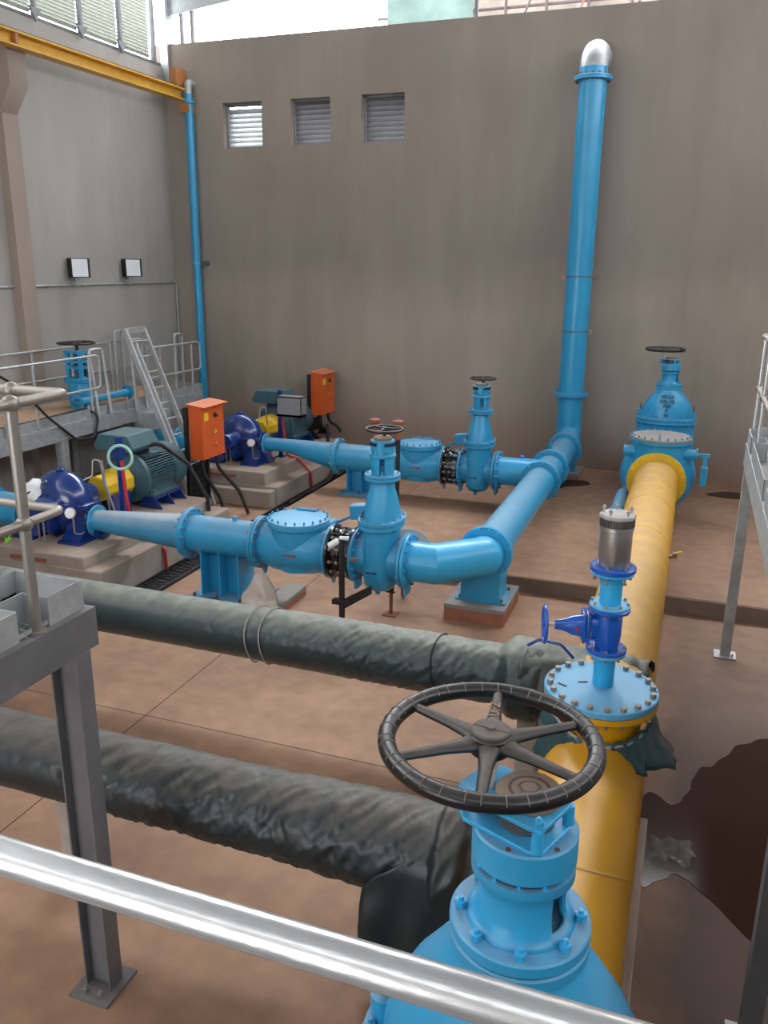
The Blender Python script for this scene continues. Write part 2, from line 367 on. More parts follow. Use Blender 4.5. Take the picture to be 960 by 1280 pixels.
# back wall with three louvre openings
wins = [(-9.50, -8.62), (-7.98, -7.13), (-6.47, -5.60)]; wz = (6.27, 7.12); TOPZ = 8.27
b = B(); xs = [XL - .3] + [q for w in wins for q in w] + [9]
for i in range(len(xs) - 1):
    if i % 2 == 0: b.bb((xs[i], YW, -.3), (xs[i + 1], YW + .3, TOPZ))
    else:
        b.bb((xs[i], YW, -.3), (xs[i + 1], YW + .3, wz[0])); b.bb((xs[i], YW, wz[1]), (xs[i + 1], YW + .3, TOPZ))
struct(b.build('wall_back', 'wallb', weld=True))
for k, (a, c) in enumerate(wins):
    wn = thing('window_%d' % (k + 1), '', 'window', (a, YW + .15, wz[0])); del wn['label'], wn['category']; struct(wn)
    b = B(); t = .035; y0 = YW + .14; y1 = YW + .24
    b.bb((a, y0, wz[0]), (a + t, y1, wz[1])); b.bb((c - t, y0, wz[0]), (c, y1, wz[1])); b.bb((a, y0, wz[0]), (c, y1, wz[0] + t)); b.bb((a, y0, wz[1] - t), (c, y1, wz[1]))
    b.build('window_frame', 'frame', wn)
    b = B(); n = 9
    for i in range(n):
        z = wz[0] + .07 + (wz[1] - wz[0] - .12) * i / (n - 1)
        b.box(((a + c) / 2, YW + .19, z), (c - a - .06, .115, .008), R=Matrix.Rotation(radians(62 if not (k == 0 and i == n - 1) else 15), 3, 'X'))
    b.build('louvre_blades', 'galv' if k == 0 else 'galvdk', wn)
# left wall, pilaster, corbel
b = B(); b.bb((XL - .3, -7, -.3), (XL, YW + .3, 7.85)); struct(b.build('wall_left', 'walll'))
b = B(); b.bb((XL, 11.6, 0), (XL + .17, 11.95, 7.0)); struct(b.build('trim_1', 'pil'))
b = B(); b.prism([(0, 0), (.17, .0), (.45, .38), (.45, .90), (0, .90)], (XL, 11.93, 6.27), X, Z, .40); struct(b.build('trim_2', 'pil'))
# right and rear walls (out of the frame; they close the hall, rear opening shaped to keep the right floor dark)
struct(B().bb((8.7, -7, -.3), (9, YW + .3, 8.4)).build('wall_right', 'walll'))
b = B(); b.bb((XL - .3, -7.3, 4.6), (9, -7, 10.4)); b.bb((XL - .3, -7.3, -.3), (-9.5, -7, 4.6)); b.bb((-2.5, -7.3, -.3), (9, -7, 4.6))
struct(b.build('wall_rear', 'walll'))
# clerestory on the left wall
b = B()
b.bb((XL - .25, -7, 7.85), (XL - .05, YW, 7.93)); b.bb((XL - .2, -7, 10.6), (XL, YW, 10.8))
struct(b.build('trim_3', 'galvdk'))
YM = [5.6, 6.8, 8.0, 9.2, 10.4, 11.55, 12.72, 13.88, 15.02]
for i, (a, c) in enumerate(zip(YM, YM[1:] + [16.05])):
    b = B()
    for k in range(44):
        z = 7.975 + k * .06
        b.box((XL - .03, (a + c) / 2, z), (.07, c - a - .07, .006), R=Matrix.Rotation(radians(-50), 3, 'Y'))
    struct(b.build('window_%d' % (i + 4), 'slat', loc=(XL, a, 7.93)))
for i, a in enumerate(YM + [16.1]):
    b = B(); b.bb((XL - .02, a - .03, 7.9), (XL + .06, a + .03, 10.7)); 
    if i < len(YM): b.prism([(-.13, 0), (.13, 0), (0, -.2)], (XL + .03, a, 8.02), Y, Z, .04)
    struct(b.build('trim_%d' % (i + 4), 'frame'))
# corner column and rafter
b = B(); b.bb((XL - .02, YW - .06, 7.3), (XL + .16, YW + .2, 10.6)); struct(b.build('trim_20', 'galv'))
for k, y in enumerate((YW + .05, 11.5, 6.5, 1.5)):
    b = B(); sl = .11
    b.prism([(0, 0), (12, 12 * sl), (19.8, 12 * sl - 7.8 * sl), (19.8, 12 * sl - 7.8 * sl + .36), (12, 12 * sl + .36), (0, .36)], (XL, y, 8.78 if k == 0 else 10.2), X, Z, -.14)
    struct(b.build('trim_%d' % (21 + k), 'galv'))
b = B()
b.prism([(-.6, -.04), (12, 1.32), (20.2, .42), (20.2, .46), (12, 1.37), (-.6, 0)], (XL, YW - .15, 10.62), X, Z, 23.4)
struct(b.build('ceiling', 'roof'))
# mullions of the back clerestory
for k, x in enumerate((-10.45, -10.2, -4.3)):
    b = B(); b.bb((x - .03, YW + .1, TOPZ), (x + .03, YW + .18, 9.2 + (x + 10.85) * .11)); struct(b.build('trim_%d' % (30 + k), 'frame'))

# scaffold and netting outside, over the back wall
sc = thing('scaffold', 'scaffold of thin tubes with green netting outside, above the back wall', 'scaffold', (-4, 24, 0))
b = B()
b.loft([[V((x, 23.4 + .25 * sin(x * 3.1) , z)) for x in [-8.4 + .15 * i for i in range(16)]] + [V((x, 23.43 + .25 * sin(x * 3.1), z)) for x in [-8.4 + .15 * i for i in range(15, -1, -1)]] for z in (7.5, 9, 10.5, 12)])
b.build('netting', 'net', sc)
for k in range(12):
    B().cyl((-8.6 + k * 1.05, 24, 0), (-8.6 + k * 1.05, 24, 14), .04, n=8).build('upright', 'scaf', sc)
for k in range(5):
    B().cyl((-9, 24.1, 8.6 + k * .9), (3.4, 24.1, 8.6 + k * .9), .04, n=8).build('ledger', 'scaf', sc)
for k in range(8):
    B().cyl((-8.6 + k * 1.4, 23.9, 8.2), (-7.2 + k * 1.4, 23.9, 11.4), .03, n=8).build('brace', 'rust' if k % 3 == 0 else 'scaf', sc)

t = thing('unfinished_building', 'unfinished concrete building behind the scaffold outside', 'building', (2, 27, 0))
B().bb((-7.2, 26.5, 0), (14, 27, 17)).build('wall', 'conc', t)
for k in range(6): B().bb((-7.4, 25.6, 1.6 + 2.7 * k), (14, 26.6, 1.85 + 2.7 * k)).build('slab', 'pad', t)
for k in range(7): B().bb((-7.2 + 3.3 * k, 25.7, 0), (-6.85 + 3.3 * k, 26.1, 17)).build('column', 'pad', t)
# ------------------------------------------------------------------ crane runway beam
t = thing('crane_runway_beam', 'yellow crane runway beam along the top of the left wall', 'beam', (-10.3, 6, 7.15))
xb = -10.32
B().bb((xb - .011, 4, 7.19), (xb + .011, 16.2, 7.36)).build('web', 'crane', t)
B().bb((xb - .12, 4, 7.355), (xb + .12, 16.2, 7.385)).build('top_flange', 'crane', t)
B().bb((xb - .11, 4, 7.165), (xb + .11, 16.2, 7.19)).build('bottom_flange', 'crane', t)
B().bb((xb - .03, 4, 7.385), (xb + .03, 16.1, 7.43)).build('crane_rail', 'boltdk', t)
B().bb((xb + .011, 11.55, 7.19), (xb + .11, 11.6, 7.36)).build('stiffener', 'crane_or', t)
e = B(); e.bb((xb - .05, 16.2, 6.95), (xb + .17, 16.45, 7.15)); e.build('end_bracket', 'crane_or', t)
e = B(); e.bb((xb - .13, 16.05, 7.43), (xb + .02, 16.4, 7.76)); e.build('end_stop', 'crane_or', t)

# thin down pipe in the corner
t = thing('down_pipe', 'thin blue vertical pipe in the far left corner', 'pipe', (-10.2, 16.3, 0))
B().cyl((-10.2, 16.3, 0.05), (-10.2, 16.3, 7.3), .085).build('pipe', 'blue', t)
B().tube(fillet([(-10.2, 16.3, 7.25), (-10.2, 16.3, 7.5), (-10.2, 16.48, 7.5)], .1), .083, 16).build('top_bend', 'galv', t, 'bare metal bend')
B().ring((-10.2, 16.3, 7.12), Z, .125, .08, .05).build('collar', 'blue', t)
c = B().ring((-10.2, 16.3, 3.98), Z, .098, .083, .05).build('clamp', 'bluelite', t)
B().bb((-10.12, 16.28, 3.96), (-9.98, 16.45, 4.05)).build('clamp_bracket', 'galvdk', c)

# flood lights and conduit
for k, (y, lab) in enumerate(((13.1, 'square floodlight on the left wall, nearer of the two'), (14.68, 'square floodlight on the left wall, close to the corner'))):
    t = thing('floodlight', lab, 'lamp', (XL, y, 3.68), 'floodlights on the left wall')
    R = Matrix.Rotation(radians(-28), 3, 'Z'); o = V((XL + .16, y, 3.9))
    B().box(o, (.16, .36, .34), R=R).build('housing', 'blacks', t, bev=.01)
    B().box(o + R @ V((.083, -.015, 0)), (.012, .29, .31), R=R).build('lens', 'lens', t)
    B().cyl((XL + .09, y, 3.62), (XL + .09, y, 3.75), .025).build('stem', 'galv', t)
    B().bb((XL, y - .05, 3.58), (XL + .1, y + .05, 3.67)).build('junction_box', 'galv', t)
t = thing('conduit', 'thin steel conduit along the left wall under the floodlights and down the corner', 'conduit', (XL, 14, 0))
B().tube(fillet([(XL + .03, 6, 3.585), (XL + .03, YW - .05, 3.6), (XL + .03, YW - .05, 0)], .08), .021, 10).build('pipe', 'galv', t)
for y in (10.2, 12.1, 13.1, 14.0, 14.68, 15.6): B().ring((XL + .03, y + .22, 3.592), Y, .03, .02, .05, 16).build('saddle', 'galv', t)

# ------------------------------------------------------------------ pipe lines
RP, RF, ZP = .2285, .315, .8
def handwheel(root, c, R, r, ns, m='black', hub_r=.05, ph=0., ridges=0, cap=False, dish=.0, name='handwheel'):
    c = V(c)
    h = B().lathe([(hub_r * .7, -.045), (hub_r, -.03), (hub_r, .02), (hub_r * .9, .026)], c, Z, 24).build(name, m, root)
    n = 144 if ridges else 56
    B().torus(c + V((0, 0, dish)), Z, R - r, r, n, 18).build('rim', 'rim' if ridges else m, h, smooth=60)
    if ridges:
        h.data.materials[0] = M['spoke']
        rb = B(); rb.tube([(R - r + r * 1.015 * cos(b_), 0, r * 1.015 * sin(b_)) for b_ in [radians(20 + 140 * i / 9) for i in range(10)]], .0016, 5)
        bm = rb.bm; bmesh.ops.recalc_face_normals(bm, faces=bm.faces); rm = bpy.data.meshes.new('grip_ridge'); bm.to_mesh(rm); bm.free(); rm.materials.append(M['ridge'])
        for k in range(ridges):
            o = bpy.data.objects.new('grip_ridge', rm); COL.objects.link(o); o.parent = h; o.location = c - WL[h.name]; o.rotation_euler = (0, 0, 2 * pi * (k + random.uniform(-.2, .2)) / ridges); WL[o.name] = WL[h.name]
    for k in range(ns):
        a = ph + 2 * pi * k / ns; d = V((cos(a), sin(a), 0)); q = V((-sin(a), cos(a), 0))
        rings = []
        for s, w, tt in ((hub_r * .5, .040, .022), (hub_r * 1.5, .027, .018), (R * .45, .020, .015), (R - r * 1.3, .015, .013)):
            p = c + d * s + V((0, 0, dish * s / R)); w *= R / .31 if R < .3 else 1; tt *= 1
            rings.append([p + q * w * cos(x) + Z * tt * sin(x) for x in [2 * pi * i / 10 for i in range(10)]])
        B().loft(rings).build('spoke', 'spoke' if ridges else m, h)
    if cap:
        B().lathe([(.056, 0), (.058, .004), (.058, .012), (.053, .016)], c + V((0, 0, .024)), Z, 32).build('hub_cap', 'hub', h)
        B().box(c + V((0, 0, .040)), (.105, .008, .003), rz=-.12).build('slot', 'browndk', h)
        B().cyl(c + V((0, 0, .035)), c + V((0, 0, .046)), .013, n=16).build('hub_pin', 'hub', h)
    return h

def reducer(y, ecc, label, r1):
    t = thing('reducer_pipe', label, 'pipe', (-6.3, y, ZP - RF))
    x0, x1 = -7.02, -5.60
    zc = ZP + (RP - r1 if ecc else 0)
    pr = []
    n = 40
    for x, r, z in ((x0, r1, zc), (x0 + (.42 if ecc else .1), r1, zc), (x1 - (.0 if not ecc else .12), RP, ZP), (x1, RP, ZP)):
        pr.append([V((x, y + r * cos(a), z + r * sin(a))) for a in [2 * pi * i / n for i in range(n)]])
    B().loft(pr).build('pipe', 'blue' if ecc else 'blued', t)
    flange(t, (x0, y, zc), -X, r1, r1 + .065, .028, nb=8, br=.014)
    flange(t, (x1, y, ZP), X, RP, RF, bolted=False)
    return t
def support_stand(root, x0, x1, y, z0, zt, m='blue', nr=3, axis='x'):
    """fabricated steel saddle welded under a pipe, part of the spool"""
    s = B().bb((x0 - .12, y - .33, z0), (x1 + .12, y + .33, z0 + .025)).build('base_plate', m, root)
    if axis == 'x':
        B().bb((x0, y - .01, z0 + .02), (x1, y + .01, zt)).build('web_plate', m, root)
        for k in range(nr):
            x = x0 + (x1 - x0) * k / (nr - 1)
            B().bb((x - .008, y - .19, z0 + .02), (x + .008, y + .19, zt)).build('rib', m, root)
    for sx in (x0 - .06, (x0 + x1) / 2, x1 + .06):
        for sy in (-.27, .27):
            bolts(s, (sx, y + sy, z0 + .025), Z, 0, 1, .022, .03, 'boltdk')
def support_spool(y, zf, label):
    t = thing('pipe_spool', label, 'pipe', (-5.1, y, zf))
    B().cyl((-5.60, y, ZP), (-4.63, y, ZP), RP, n=40).build('pipe', 'blue', t)
    flange(t, (-5.60, y, ZP), -X, RP, RF); flange(t, (-4.63, y, ZP), X, RP, RF, nb=16)
    B().cyl((-4.98, y, ZP + RP - .01), (-4.98, y, ZP + RP + .05), .028, n=16).build('nozzle', 'blue', t)
    support_stand(t, -5.37, -4.86, y, zf, ZP - .12)
    return t
def check_valve(y, label):
    t = thing('check_valve', label, 'valve', (-4.14, y, ZP - RF - .02))
    # barrel with a swollen middle, blended into the round cover chamber
    B().lathe([(RP, 0), (RP + .02, .06), (.30, .22), (.315, .46), (.30, .68), (RP + .03, .86), (RP, .94)], (-4.61, y, ZP), X, 48).build('body', 'blue', t, smooth=60)
    B().oval([(.55, .24, .25), (.75, .29, .29), (.95, .325, .325), (1.08, .33, .33)], (-4.13, y, 0), 48).build('chamber', 'blue', t, smooth=60)
    f = B().ring((-4.13, y, 1.08), Z, .365, .30, .045).build('cover_flange', 'blue', t)
    cv = B().lathe([(.36, 0), (.365, .006), (.365, .03), (.335, .036), (.06, .046)], (-4.13, y, 1.127), Z, 48).build('cover', 'bluelite', t)
    bolts(cv, (-4.13, y, 1.125), Z, .34, 20, .015, .095, 'blue')
    flange(t, (-4.625, y, ZP), -X, RP, RF, bolted=False); flange(t, (-3.685, y, ZP), X, RP, RF, bolted=False)
    for sx in (-4.605, -3.705): B().prism([(-.07, 0), (.07, 0), (.0, -.10)], (sx, y, ZP - RF + .02), Y, Z, .03).build('lug', 'blue', t)
    # lifting bar, hinge shaft and lever weight
    B().bar((-4.28, y + .27, 1.18), (-4.02, y + .27, 1.18), .03, .025).build('lifting_bar', 'blue', t)
    B().cyl((-3.88, y + .1, 1.0), (-3.88, y + .48, 1.0), .05).build('hinge_boss', 'blue', t)
    B().bar((-3.88, y + .44, .98), (-3.52, y + .42, 1.16), .018, .03).build('lever', 'blue', t)
    B().box((-3.5, y + .38, 1.2), (.22, .16, .17), R=Matrix.Rotation(radians(-8), 3, 'Y')).build('counterweight', 'blue', t, bev=.01)
    # flow arrow on the body
    yy = y - .313
    B().prism([(-.09, -.008), (.04, -.008), (.04, -.022), (.09, 0), (.04, .022), (.04, .008), (-.09, .008), (-.075, 0)], (-4.1, yy, ZP - .01), X, Z, .004).build('flow_arrow', 'redink', t)
    return t
def joint(y, label):
    t = thing('dismantling_joint', label, 'pipe joint', (-3.55, y, ZP - RF))
    a = B().ring((-3.685, y, ZP), X, RF + .005, RP - .01, .035).build('flange', 'epoxy', t)
    B().lathe([(RP + .01, 0), (RP + .01, .10), (RP + .05, .105), (RP + .05, .13), (RP + .02, .135), (RP + .02, .24)], (-3.66, y, ZP), X, 40).build('sleeve', 'epoxy', t)
    B().ring((-3.58, y, ZP), X, RF - .02, RP, .03).build('gland_ring', 'epoxy', t)
    f = B().ring((-3.425, y, ZP), X, RF, RP - .01, .03).build('end_flange', 'epoxy', t)
    n = 12
    for k in range(n):
        a = 2 * pi * k / n + .13; p = V((0, y + .277 * cos(a), ZP + .277 * sin(a)))
        r = B().cyl(p + X * -3.72, p + X * -3.36, .013, n=8).build('tie_rod', 'boltdk', t)
        for sx in (-3.64, -3.55, -3.45): B().cyl(p + X * sx, p + X * (sx + .022), .024, n=6).build('nut', 'bolt', r)
    return t
def small_gate_valve(y, label, legs):
    x = -3.09
    t = thing('gate_valve', label, 'valve', (x, y, .42))
    B().oval([(.44, .07, .12), (.46, .15, .2), (.52, .185, .26), (.70, .195, .285), (1.0, .195, .285), (1.2, .19, .28)], (x, y, 0), 44, 2.4).build('body', 'blue', t, smooth=50)
    B().cyl((-3.40, y, ZP), (-2.80, y, ZP), RP + .005, n=40).build('barrel', 'blue', t)
    B().cyl((x - .04, y - .02, .36), (x - .04, y - .02, .46), .03, n=12).build('drain_plug', 'blue', t)
    for sx in (-1, 1):
        flange(t, (x + sx * .305, y, ZP), X * sx, RP, RF, .04, grip=.085 if sx < 0 else .08, bm_='blue')
        B().bb((x + sx * .30 - .02, y - .06, ZP - RF - .09), (x + sx * .30 + .02, y + .1, ZP - RF + .02)).build('foot', 'blue', t)
    f = B().oval([(1.19, .245, .335), (1.195, .25, .34), (1.235, .25, .34), (1.238, .235, .325), (1.245, .235, .325), (1.248, .25, .34), (1.285, .25, .34), (1.29, .245, .335)], (x, y, 0), 48, 2.3).build('bonnet_flange', 'blue', t)
    for k in range(16):
        a = 2 * pi * k / 16; c, q = cos(a), sin(a)
        bolts(f, (x + .222 * math.copysign(abs(c) ** .87, c), y + .312 * math.copysign(abs(q) ** .87, q), 1.24), Z, 0, 1, .014, .1, 'bluelite')
    B().oval([(1.28, .20, .29), (1.36, .19, .27), (1.5, .165, .215), (1.62, .135, .16), (1.73, .115, .125)], (x, y, 0), 40, 2.3).build('bonnet', 'blue', t, smooth=50)
    e = B().torus((x - .16, y - .2, 1.345), X, .028, .009, 20, 8).build('eye_bolt', 'boltdk', t)
    n = B().disc((x, y, 1.72), Z, .2, .032).disc((x, y, 1.756), Z, .2, .032).build('neck_flange', 'blue', t)
    bolts(n, (x, y, 1.755), Z, .165, 8, .014, .072, 'bluelite', .3)
    B().lathe([(.085, 0), (.085, .04), (.05, .06), (.05, .11), (.03, .12), (.03, .22)], (x, y, 1.78), Z, 20).build('gland', 'bluelite', t)
    B().cyl((x, y, 1.788), (x, y, 1.793), .104, n=30).build('gland_well', 'stripe', t)
    for k in range(4):
        a = k * pi / 2 + pi / 4 + .3
        B().lathe_arc = None
        arc = [V((x + r * cos(a + s), y + r * sin(a + s), 0)) for r, ss in ((.130, (-.55, -.28, 0, .28, .55)), (.105, (.55, .28, 0, -.28, -.55))) for s in ss]
        B().loft([[p + Z * 1.785 for p in arc], [p + Z * 1.985 for p in arc]]).build('yoke_column', 'blue', t)
    B().disc((x, y, 1.975), Z, .148, .035).build('yoke_ring', 'blue', t)
    h = B().lathe([(.118, 0), (.118, .035), (.132, .04), (.132, .15), (.128, .155)], (x, y, 2.01), Z, 36).build('gear_housing', 'blue', t)
    bolts(h, (x, y, 2.03), Z, .124, 10, .011, .03, 'bluelite')
    for a in (-.62, .95, 2.5): B().box((x + .131 * sin(-a) * 0 + .131 * cos(-pi / 2 + a), y + .131 * sin(-pi / 2 + a), 2.125), (.125, .012, .032), rz=a).build('slot', 'dark', h)
    B().lathe([(.098, 0), (.1, .004), (.1, .03), (.09, .036), (.03, .037)], (x, y, 2.165), Z, 32).build('dust_cap', 'brown', t)
    B().cyl((x + .01, y + .03, 2.16), (x + .01, y + .03, 2.27), .017, n=12).build('wheel_shaft', 'blacks', t)
    handwheel(t, (x + .01, y + .03, 2.275), .215, .016, 3, 'black', .035, .5)
    text(t, '314', 'bluelite', (x - .03, y - .287, 1.02), X, Z, .075, .003)
    B().prism([(-.07, -.006), (.03, -.006), (.03, -.017), (.07, 0), (.03, .017), (.03, .006), (-.07, .006)], (x - .02, y - .286, .70), X, Z, .004).build('flow_arrow', 'ink', t)
    return t

L1, L2 = 8.5, 13.17
reducer(L1, False, 'tapered blue pipe from the nearer pump, dusty white at its thin end', .14)
reducer(L2, True, 'tapered blue pipe from the farther pump, flat on top', .118)
support_spool(L1, .06, 'blue flanged pipe on a three-ribbed stand, in the nearer pump line')
support_spool(L2, .2, 'blue flanged pipe on a ribbed stand, in the farther pump line by the wall')
a = check_valve(L1, 'blue check valve with round bolted cover, in the nearer pump line')
copy_tree(a, (0, L2 - L1, 0), label='blue check valve with round bolted cover, in the farther pump line')
a = joint(L1, 'black bolted dismantling joint beside the black post and the nearer gate valve')
copy_tree(a, (0, L2 - L1, 0), label='black bolted dismantling joint in the farther pump line')
a = small_gate_valve(L1, 'blue gate valve with small black handwheel, in the nearer pump line', 0)
copy_tree(a, (-.02, L2 - L1, 0), label='blue gate valve with small black handwheel, in the farther pump line')

# pads
def pad(x0, x1, y0, y1, z0, z1, label):
    t = thing('concrete_pad', label, 'pad', ((x0 + x1) / 2, (y0 + y1) / 2, z0))
    B().bb((x0, y0, z1 - .05), (x1, y1, z1)).build('top_slab', 'pad', t, bev=.006)
    B().bb((x0 + .005, y0 + .005, z0), (x1 - .005, y1 - .005, z1 - .05)).build('grout', 'padside', t)
    return t
pad(-5.55, -4.62, L1 - .4, L1 + .4, 0, .06, 'low pad under the ribbed stand of the nearer pump line')
# mitre elbow of the nearer line
HX = -2.02
t = thing('elbow_pipe', 'bright blue mitred elbow joining the nearer pump line to the header', 'pipe', (-2.4, L1, .2))
def mitre(pts, r, n=40, dirs=None):
    rings = []; pts = [V(p) for p in pts]
    for i, p in enumerate(pts):
        d0 = (p - pts[i - 1]).normalized() if i else (pts[1] - p).normalized()
        d1 = (pts[i + 1] - p).normalized() if i < len(pts) - 1 else d0
        t_ = (d0 + d1).normalized(); k = 1 / max(.3, d0.dot(t_))
        side = Z.cross(t_).normalized() if abs(t_.z) < .9 else None
        if abs(d0.z) > .01 or abs(d1.z) > .01:
            ax = X; oth = t_.cross(X).normalized(); rings.append([p + ax * r * cos(a) + oth * r * k * sin(a) for a in [2 * pi * j / n for j in range(n)]])
        else: rings.append([p + side * r * k * cos(a) + Z * r * sin(a) for a in [2 * pi * j / n for j in range(n)]])
    return B().loft(rings)
mitre([(-2.775, L1, ZP), (-2.46, L1, ZP), (HX, L1 + .44, ZP), (HX, 9.1, ZP)], RP).build('pipe', 'bluec', t, smooth=14)
flange(t, (-2.78, L1, ZP), -X, RP, RF, m='bluec', bolted=False)
flange(t, (HX, 9.1, ZP), Y, RP, RF, m='bluec', nb=16, bm_='bluec')
# header
t = thing('header_pipe', 'long blue header pipe running from the elbow to the far tee', 'pipe', (HX, 11, .2))
B().cyl((HX, 9.1, ZP), (HX, 12.72, ZP), RP, n=44).build('pipe', 'blue', t)
flange(t, (HX, 9.1, ZP), -Y, RP, RF, bolted=False); flange(t, (HX, 12.72, ZP), Y, RP, RF, bm_='blue')
t = thing('pipe_stand', 'blue plate stand under the header elbow on a grey pad', 'pipe stand', (HX - .03, 9.25, .2))
B().bb((HX - .33, 9.02, .2), (HX + .27, 9.50, .22)).build('base_plate', 'blue', t)
B().bb((HX - .27, 9.03, .21), (HX + .19, 9.045, ZP - .05)).build('front_plate', 'blue', t)
for k in range(3): B().bb((HX - .25 + .215 * k, 9.04, .21), (HX - .235 + .215 * k, 9.44, ZP - .12)).build('rib', 'blue', t)
for sx in (-.28, .22):
    for sy in (8.99 + .06, 9.47): bolts(t, (HX + sx, sy, .22), Z, 0, 1, .018, .02, 'boltdk')
pad(HX - .42, HX + .3, 8.85, 9.72, 0, .2, 'square concrete pad with grey top under the header elbow')
# tee, spool to the riser, duckfoot bend
t = thing('tee_pipe', 'blue tee where the farther pump line meets the header', 'pipe', (HX, L2, .5))
B().cyl((HX, 12.72, ZP), (HX, 13.62, ZP), RP, n=40).build('run', 'blue', t)
B().cyl((-2.78, L2, ZP), (HX, L2, ZP), RP, n=40).build('branch', 'bluec', t)
flange(t, (HX, 12.72, ZP), -Y, RP, RF, bolted=False); flange(t, (HX, 13.62, ZP), Y, RP, RF, bm_='blue'); flange(t, (-2.795, L2, ZP), -X, RP, RF, bolted=False)
t = thing('pipe_spool', 'short blue pipe between the far tee and the riser bend', 'pipe', (HX, 14.4, .5))
B().cyl((HX, 13.62, ZP), (HX, 15.2, ZP), RP, n=40).build('pipe', 'blue', t)
flange(t, (HX, 13.62, ZP), -Y, RP, RF, bolted=False); flange(t, (HX, 15.2, ZP), Y, RP, RF, bm_='blue')
v = B().cyl((HX - .1, 14.2, ZP + RP - .02), (HX - .1, 14.2, ZP + RP + .1), .02, n=10).build('tapping', 'blue', t)
B().bar((HX - .16, 14.2, ZP + RP + .11), (HX - .04, 14.2, ZP + RP + .11), .015, .012).build('tap_lever', 'redink', v)
B().cyl((HX - .22, 14.05, ZP), (HX - .55, 14.05, ZP), .05, n=16).cyl((HX - .5, 14.05, ZP - .0), (HX - .56, 14.05, ZP), .1, n=20).build('side_nozzle', 'royal', t)
RX, RY = -2.06, 15.9
t = thing('riser_bend', 'blue bend at the foot of the riser, on a plate stand', 'pipe', (RX, 15.85, .2))
pts = [(HX, 15.2, ZP)] + [V((HX + (RX - HX) * (i / 8), 15.2 + .35 + .35 * sin(i / 8 * pi / 2), ZP + .35 * (1 - cos(i / 8 * pi / 2)))) for i in range(9)] + [(RX, RY, 1.72)]
B().tube(pts, RP, 36).build('pipe', 'blue', t)
flange(t, (HX, 15.2, ZP), -Y, RP, RF, bolted=False); flange(t, (RX, RY, 1.72), Z, RP, RF, bm_='blue')
B().bb((RX - .18, 15.62, .3), (RX + .22, 15.64, ZP)).build('foot_plate', 'blue', t)
B().bb((RX - .005, 15.62, .3), (RX + .015, 16.1, ZP)).build('rib', 'blue', t)
pad(RX - .3, RX + .32, 15.4, 16.15, ZF, .31, 'low grey pad under the foot of the riser')
# riser
t = thing('riser_pipe', 'tall blue vertical riser pipe against the back wall', 'pipe', (RX, RY, 1.72))
B().cyl((RX, RY, 1.72), (RX, RY, 7.04), RP, n=44).build('pipe', 'blue', t)
flange(t, (RX, RY, 1.72), -Z, RP, RF, bolted=False); flange(t, (RX, RY, 7.04), Z, RP, RF, bm_='boltdk')
B().ring((RX, RY, 4.0), Z, RP + .004, RP - .01, .012).build('weld_bead', 'blue', t)
for z, s in ((2.86, 1), (3.82, -1)):
    c = B().ring((RX, RY, z), Z, RP + .008, RP - .005, .02).build('strap', 'galvdk', t)
    B().bb((RX + s * (RP), RY - .05, z - .03), (RX + s * (RP + .07), RY + .03, z + .04)).build('strap_bolt', 'bolt', c)
    B().cyl((RX - s * RP, RY + .05, z), (RX - s * (RP + .05), YW, z), .008, n=8).build('wall_rod', 'bolt', c)
t = thing('riser_top_bend', 'bare bright metal bend atop the riser, entering the back wall', 'pipe', (RX, RY, 7.04))
pts = [(RX, RY, 7.04)] + [V((RX, RY + .3 * (1 - cos(i / 8 * pi / 2)), 7.16 + .3 * sin(i / 8 * pi / 2))) for i in range(9)] + [(RX, YW + .05, 7.46)]
B().tube(pts, RP, 36).build('pipe', 'galv', t); 
flange(t, (RX, RY, 7.04), -Z, RP, RF, bolted=False)
B().ring((RX, RY, 7.09), Z, RP + .005, RP - .02, .12).build('painted_band', 'blue', t, 'blue painted band')
struct(B().prism([(-.42, -.5), (.4, -.52), (.43, .42), (-.4, .46)], (RX, YW - .004, 7.4), X, Z, -.012).build('trim_40', M['wallb']))

# ------------------------------------------------------------------ yellow main
XY, RY_, ZY = -.335, .33, .8
t = thing('yellow_main_pipe', 'large yellow main pipe running from the near valve to the far wall', 'pipe', (XY, 8, .2))
B().cyl((XY, 2.62, ZY), (XY, 5.95, ZY), RY_, n=56).build('near_section', 'yellowc', t, 'clean bright yellow section')
B().cyl((XY, 5.95, ZY), (XY, 13.42, ZY), RY_, n=56).build('far_section', 'yellow', t, 'dusty tan-yellow section')
for y, k_ in ((4.05, 1.25), (9.75, 0), (11.2, 0)):
    B().loft([[V((XY + (RY_ + q) * cos(a), y + e_ - k_ * (RY_ + q) * sin(a), ZY + (RY_ + q) * sin(a))) for a in [2 * pi * i / 56 for i in range(56)]] for q, e_ in ((-.01, -.012), (.003, -.008), (.003, .008), (-.01, .012))], False).build('weld_seam', 'yellow', t)
flange(t, (XY, 13.42, ZY), Y, RY_, .445, .045, 'guard', 20, bm_='guard', br=.02)
flange(t, (XY, 2.60, ZY), -Y, RY_, .445, .045, 'yellowc', 20, bm_='yellowc', br=.02)
YB = 5.13
B().cyl((XY, YB, ZY), (XY, YB, 1.29), .27, n=48).build('branch', 'yellowc', t)
flange(t, (XY, YB, 1.325), Z, .27, .362, .042, 'yellowc', 20, bolted=False)
tp = B().cyl((XY + RY_ - .03, 9.45, ZY + .08), (XY + RY_ + .04, 9.45, ZY + .1), .02, n=10).build('tapping_saddle', 'bolt', t, 'small grey tap')
B().box((XY + RY_ + .05, 9.45, ZY + .11), (.05, .04, .05)).build('tap_body', 'steel', tp); B().bar((XY + RY_ + .05, 9.45, ZY + .14), (XY + RY_ + .12, 9.43, ZY + .17), .02, .012).build('tap_lever', 'stickery', tp)
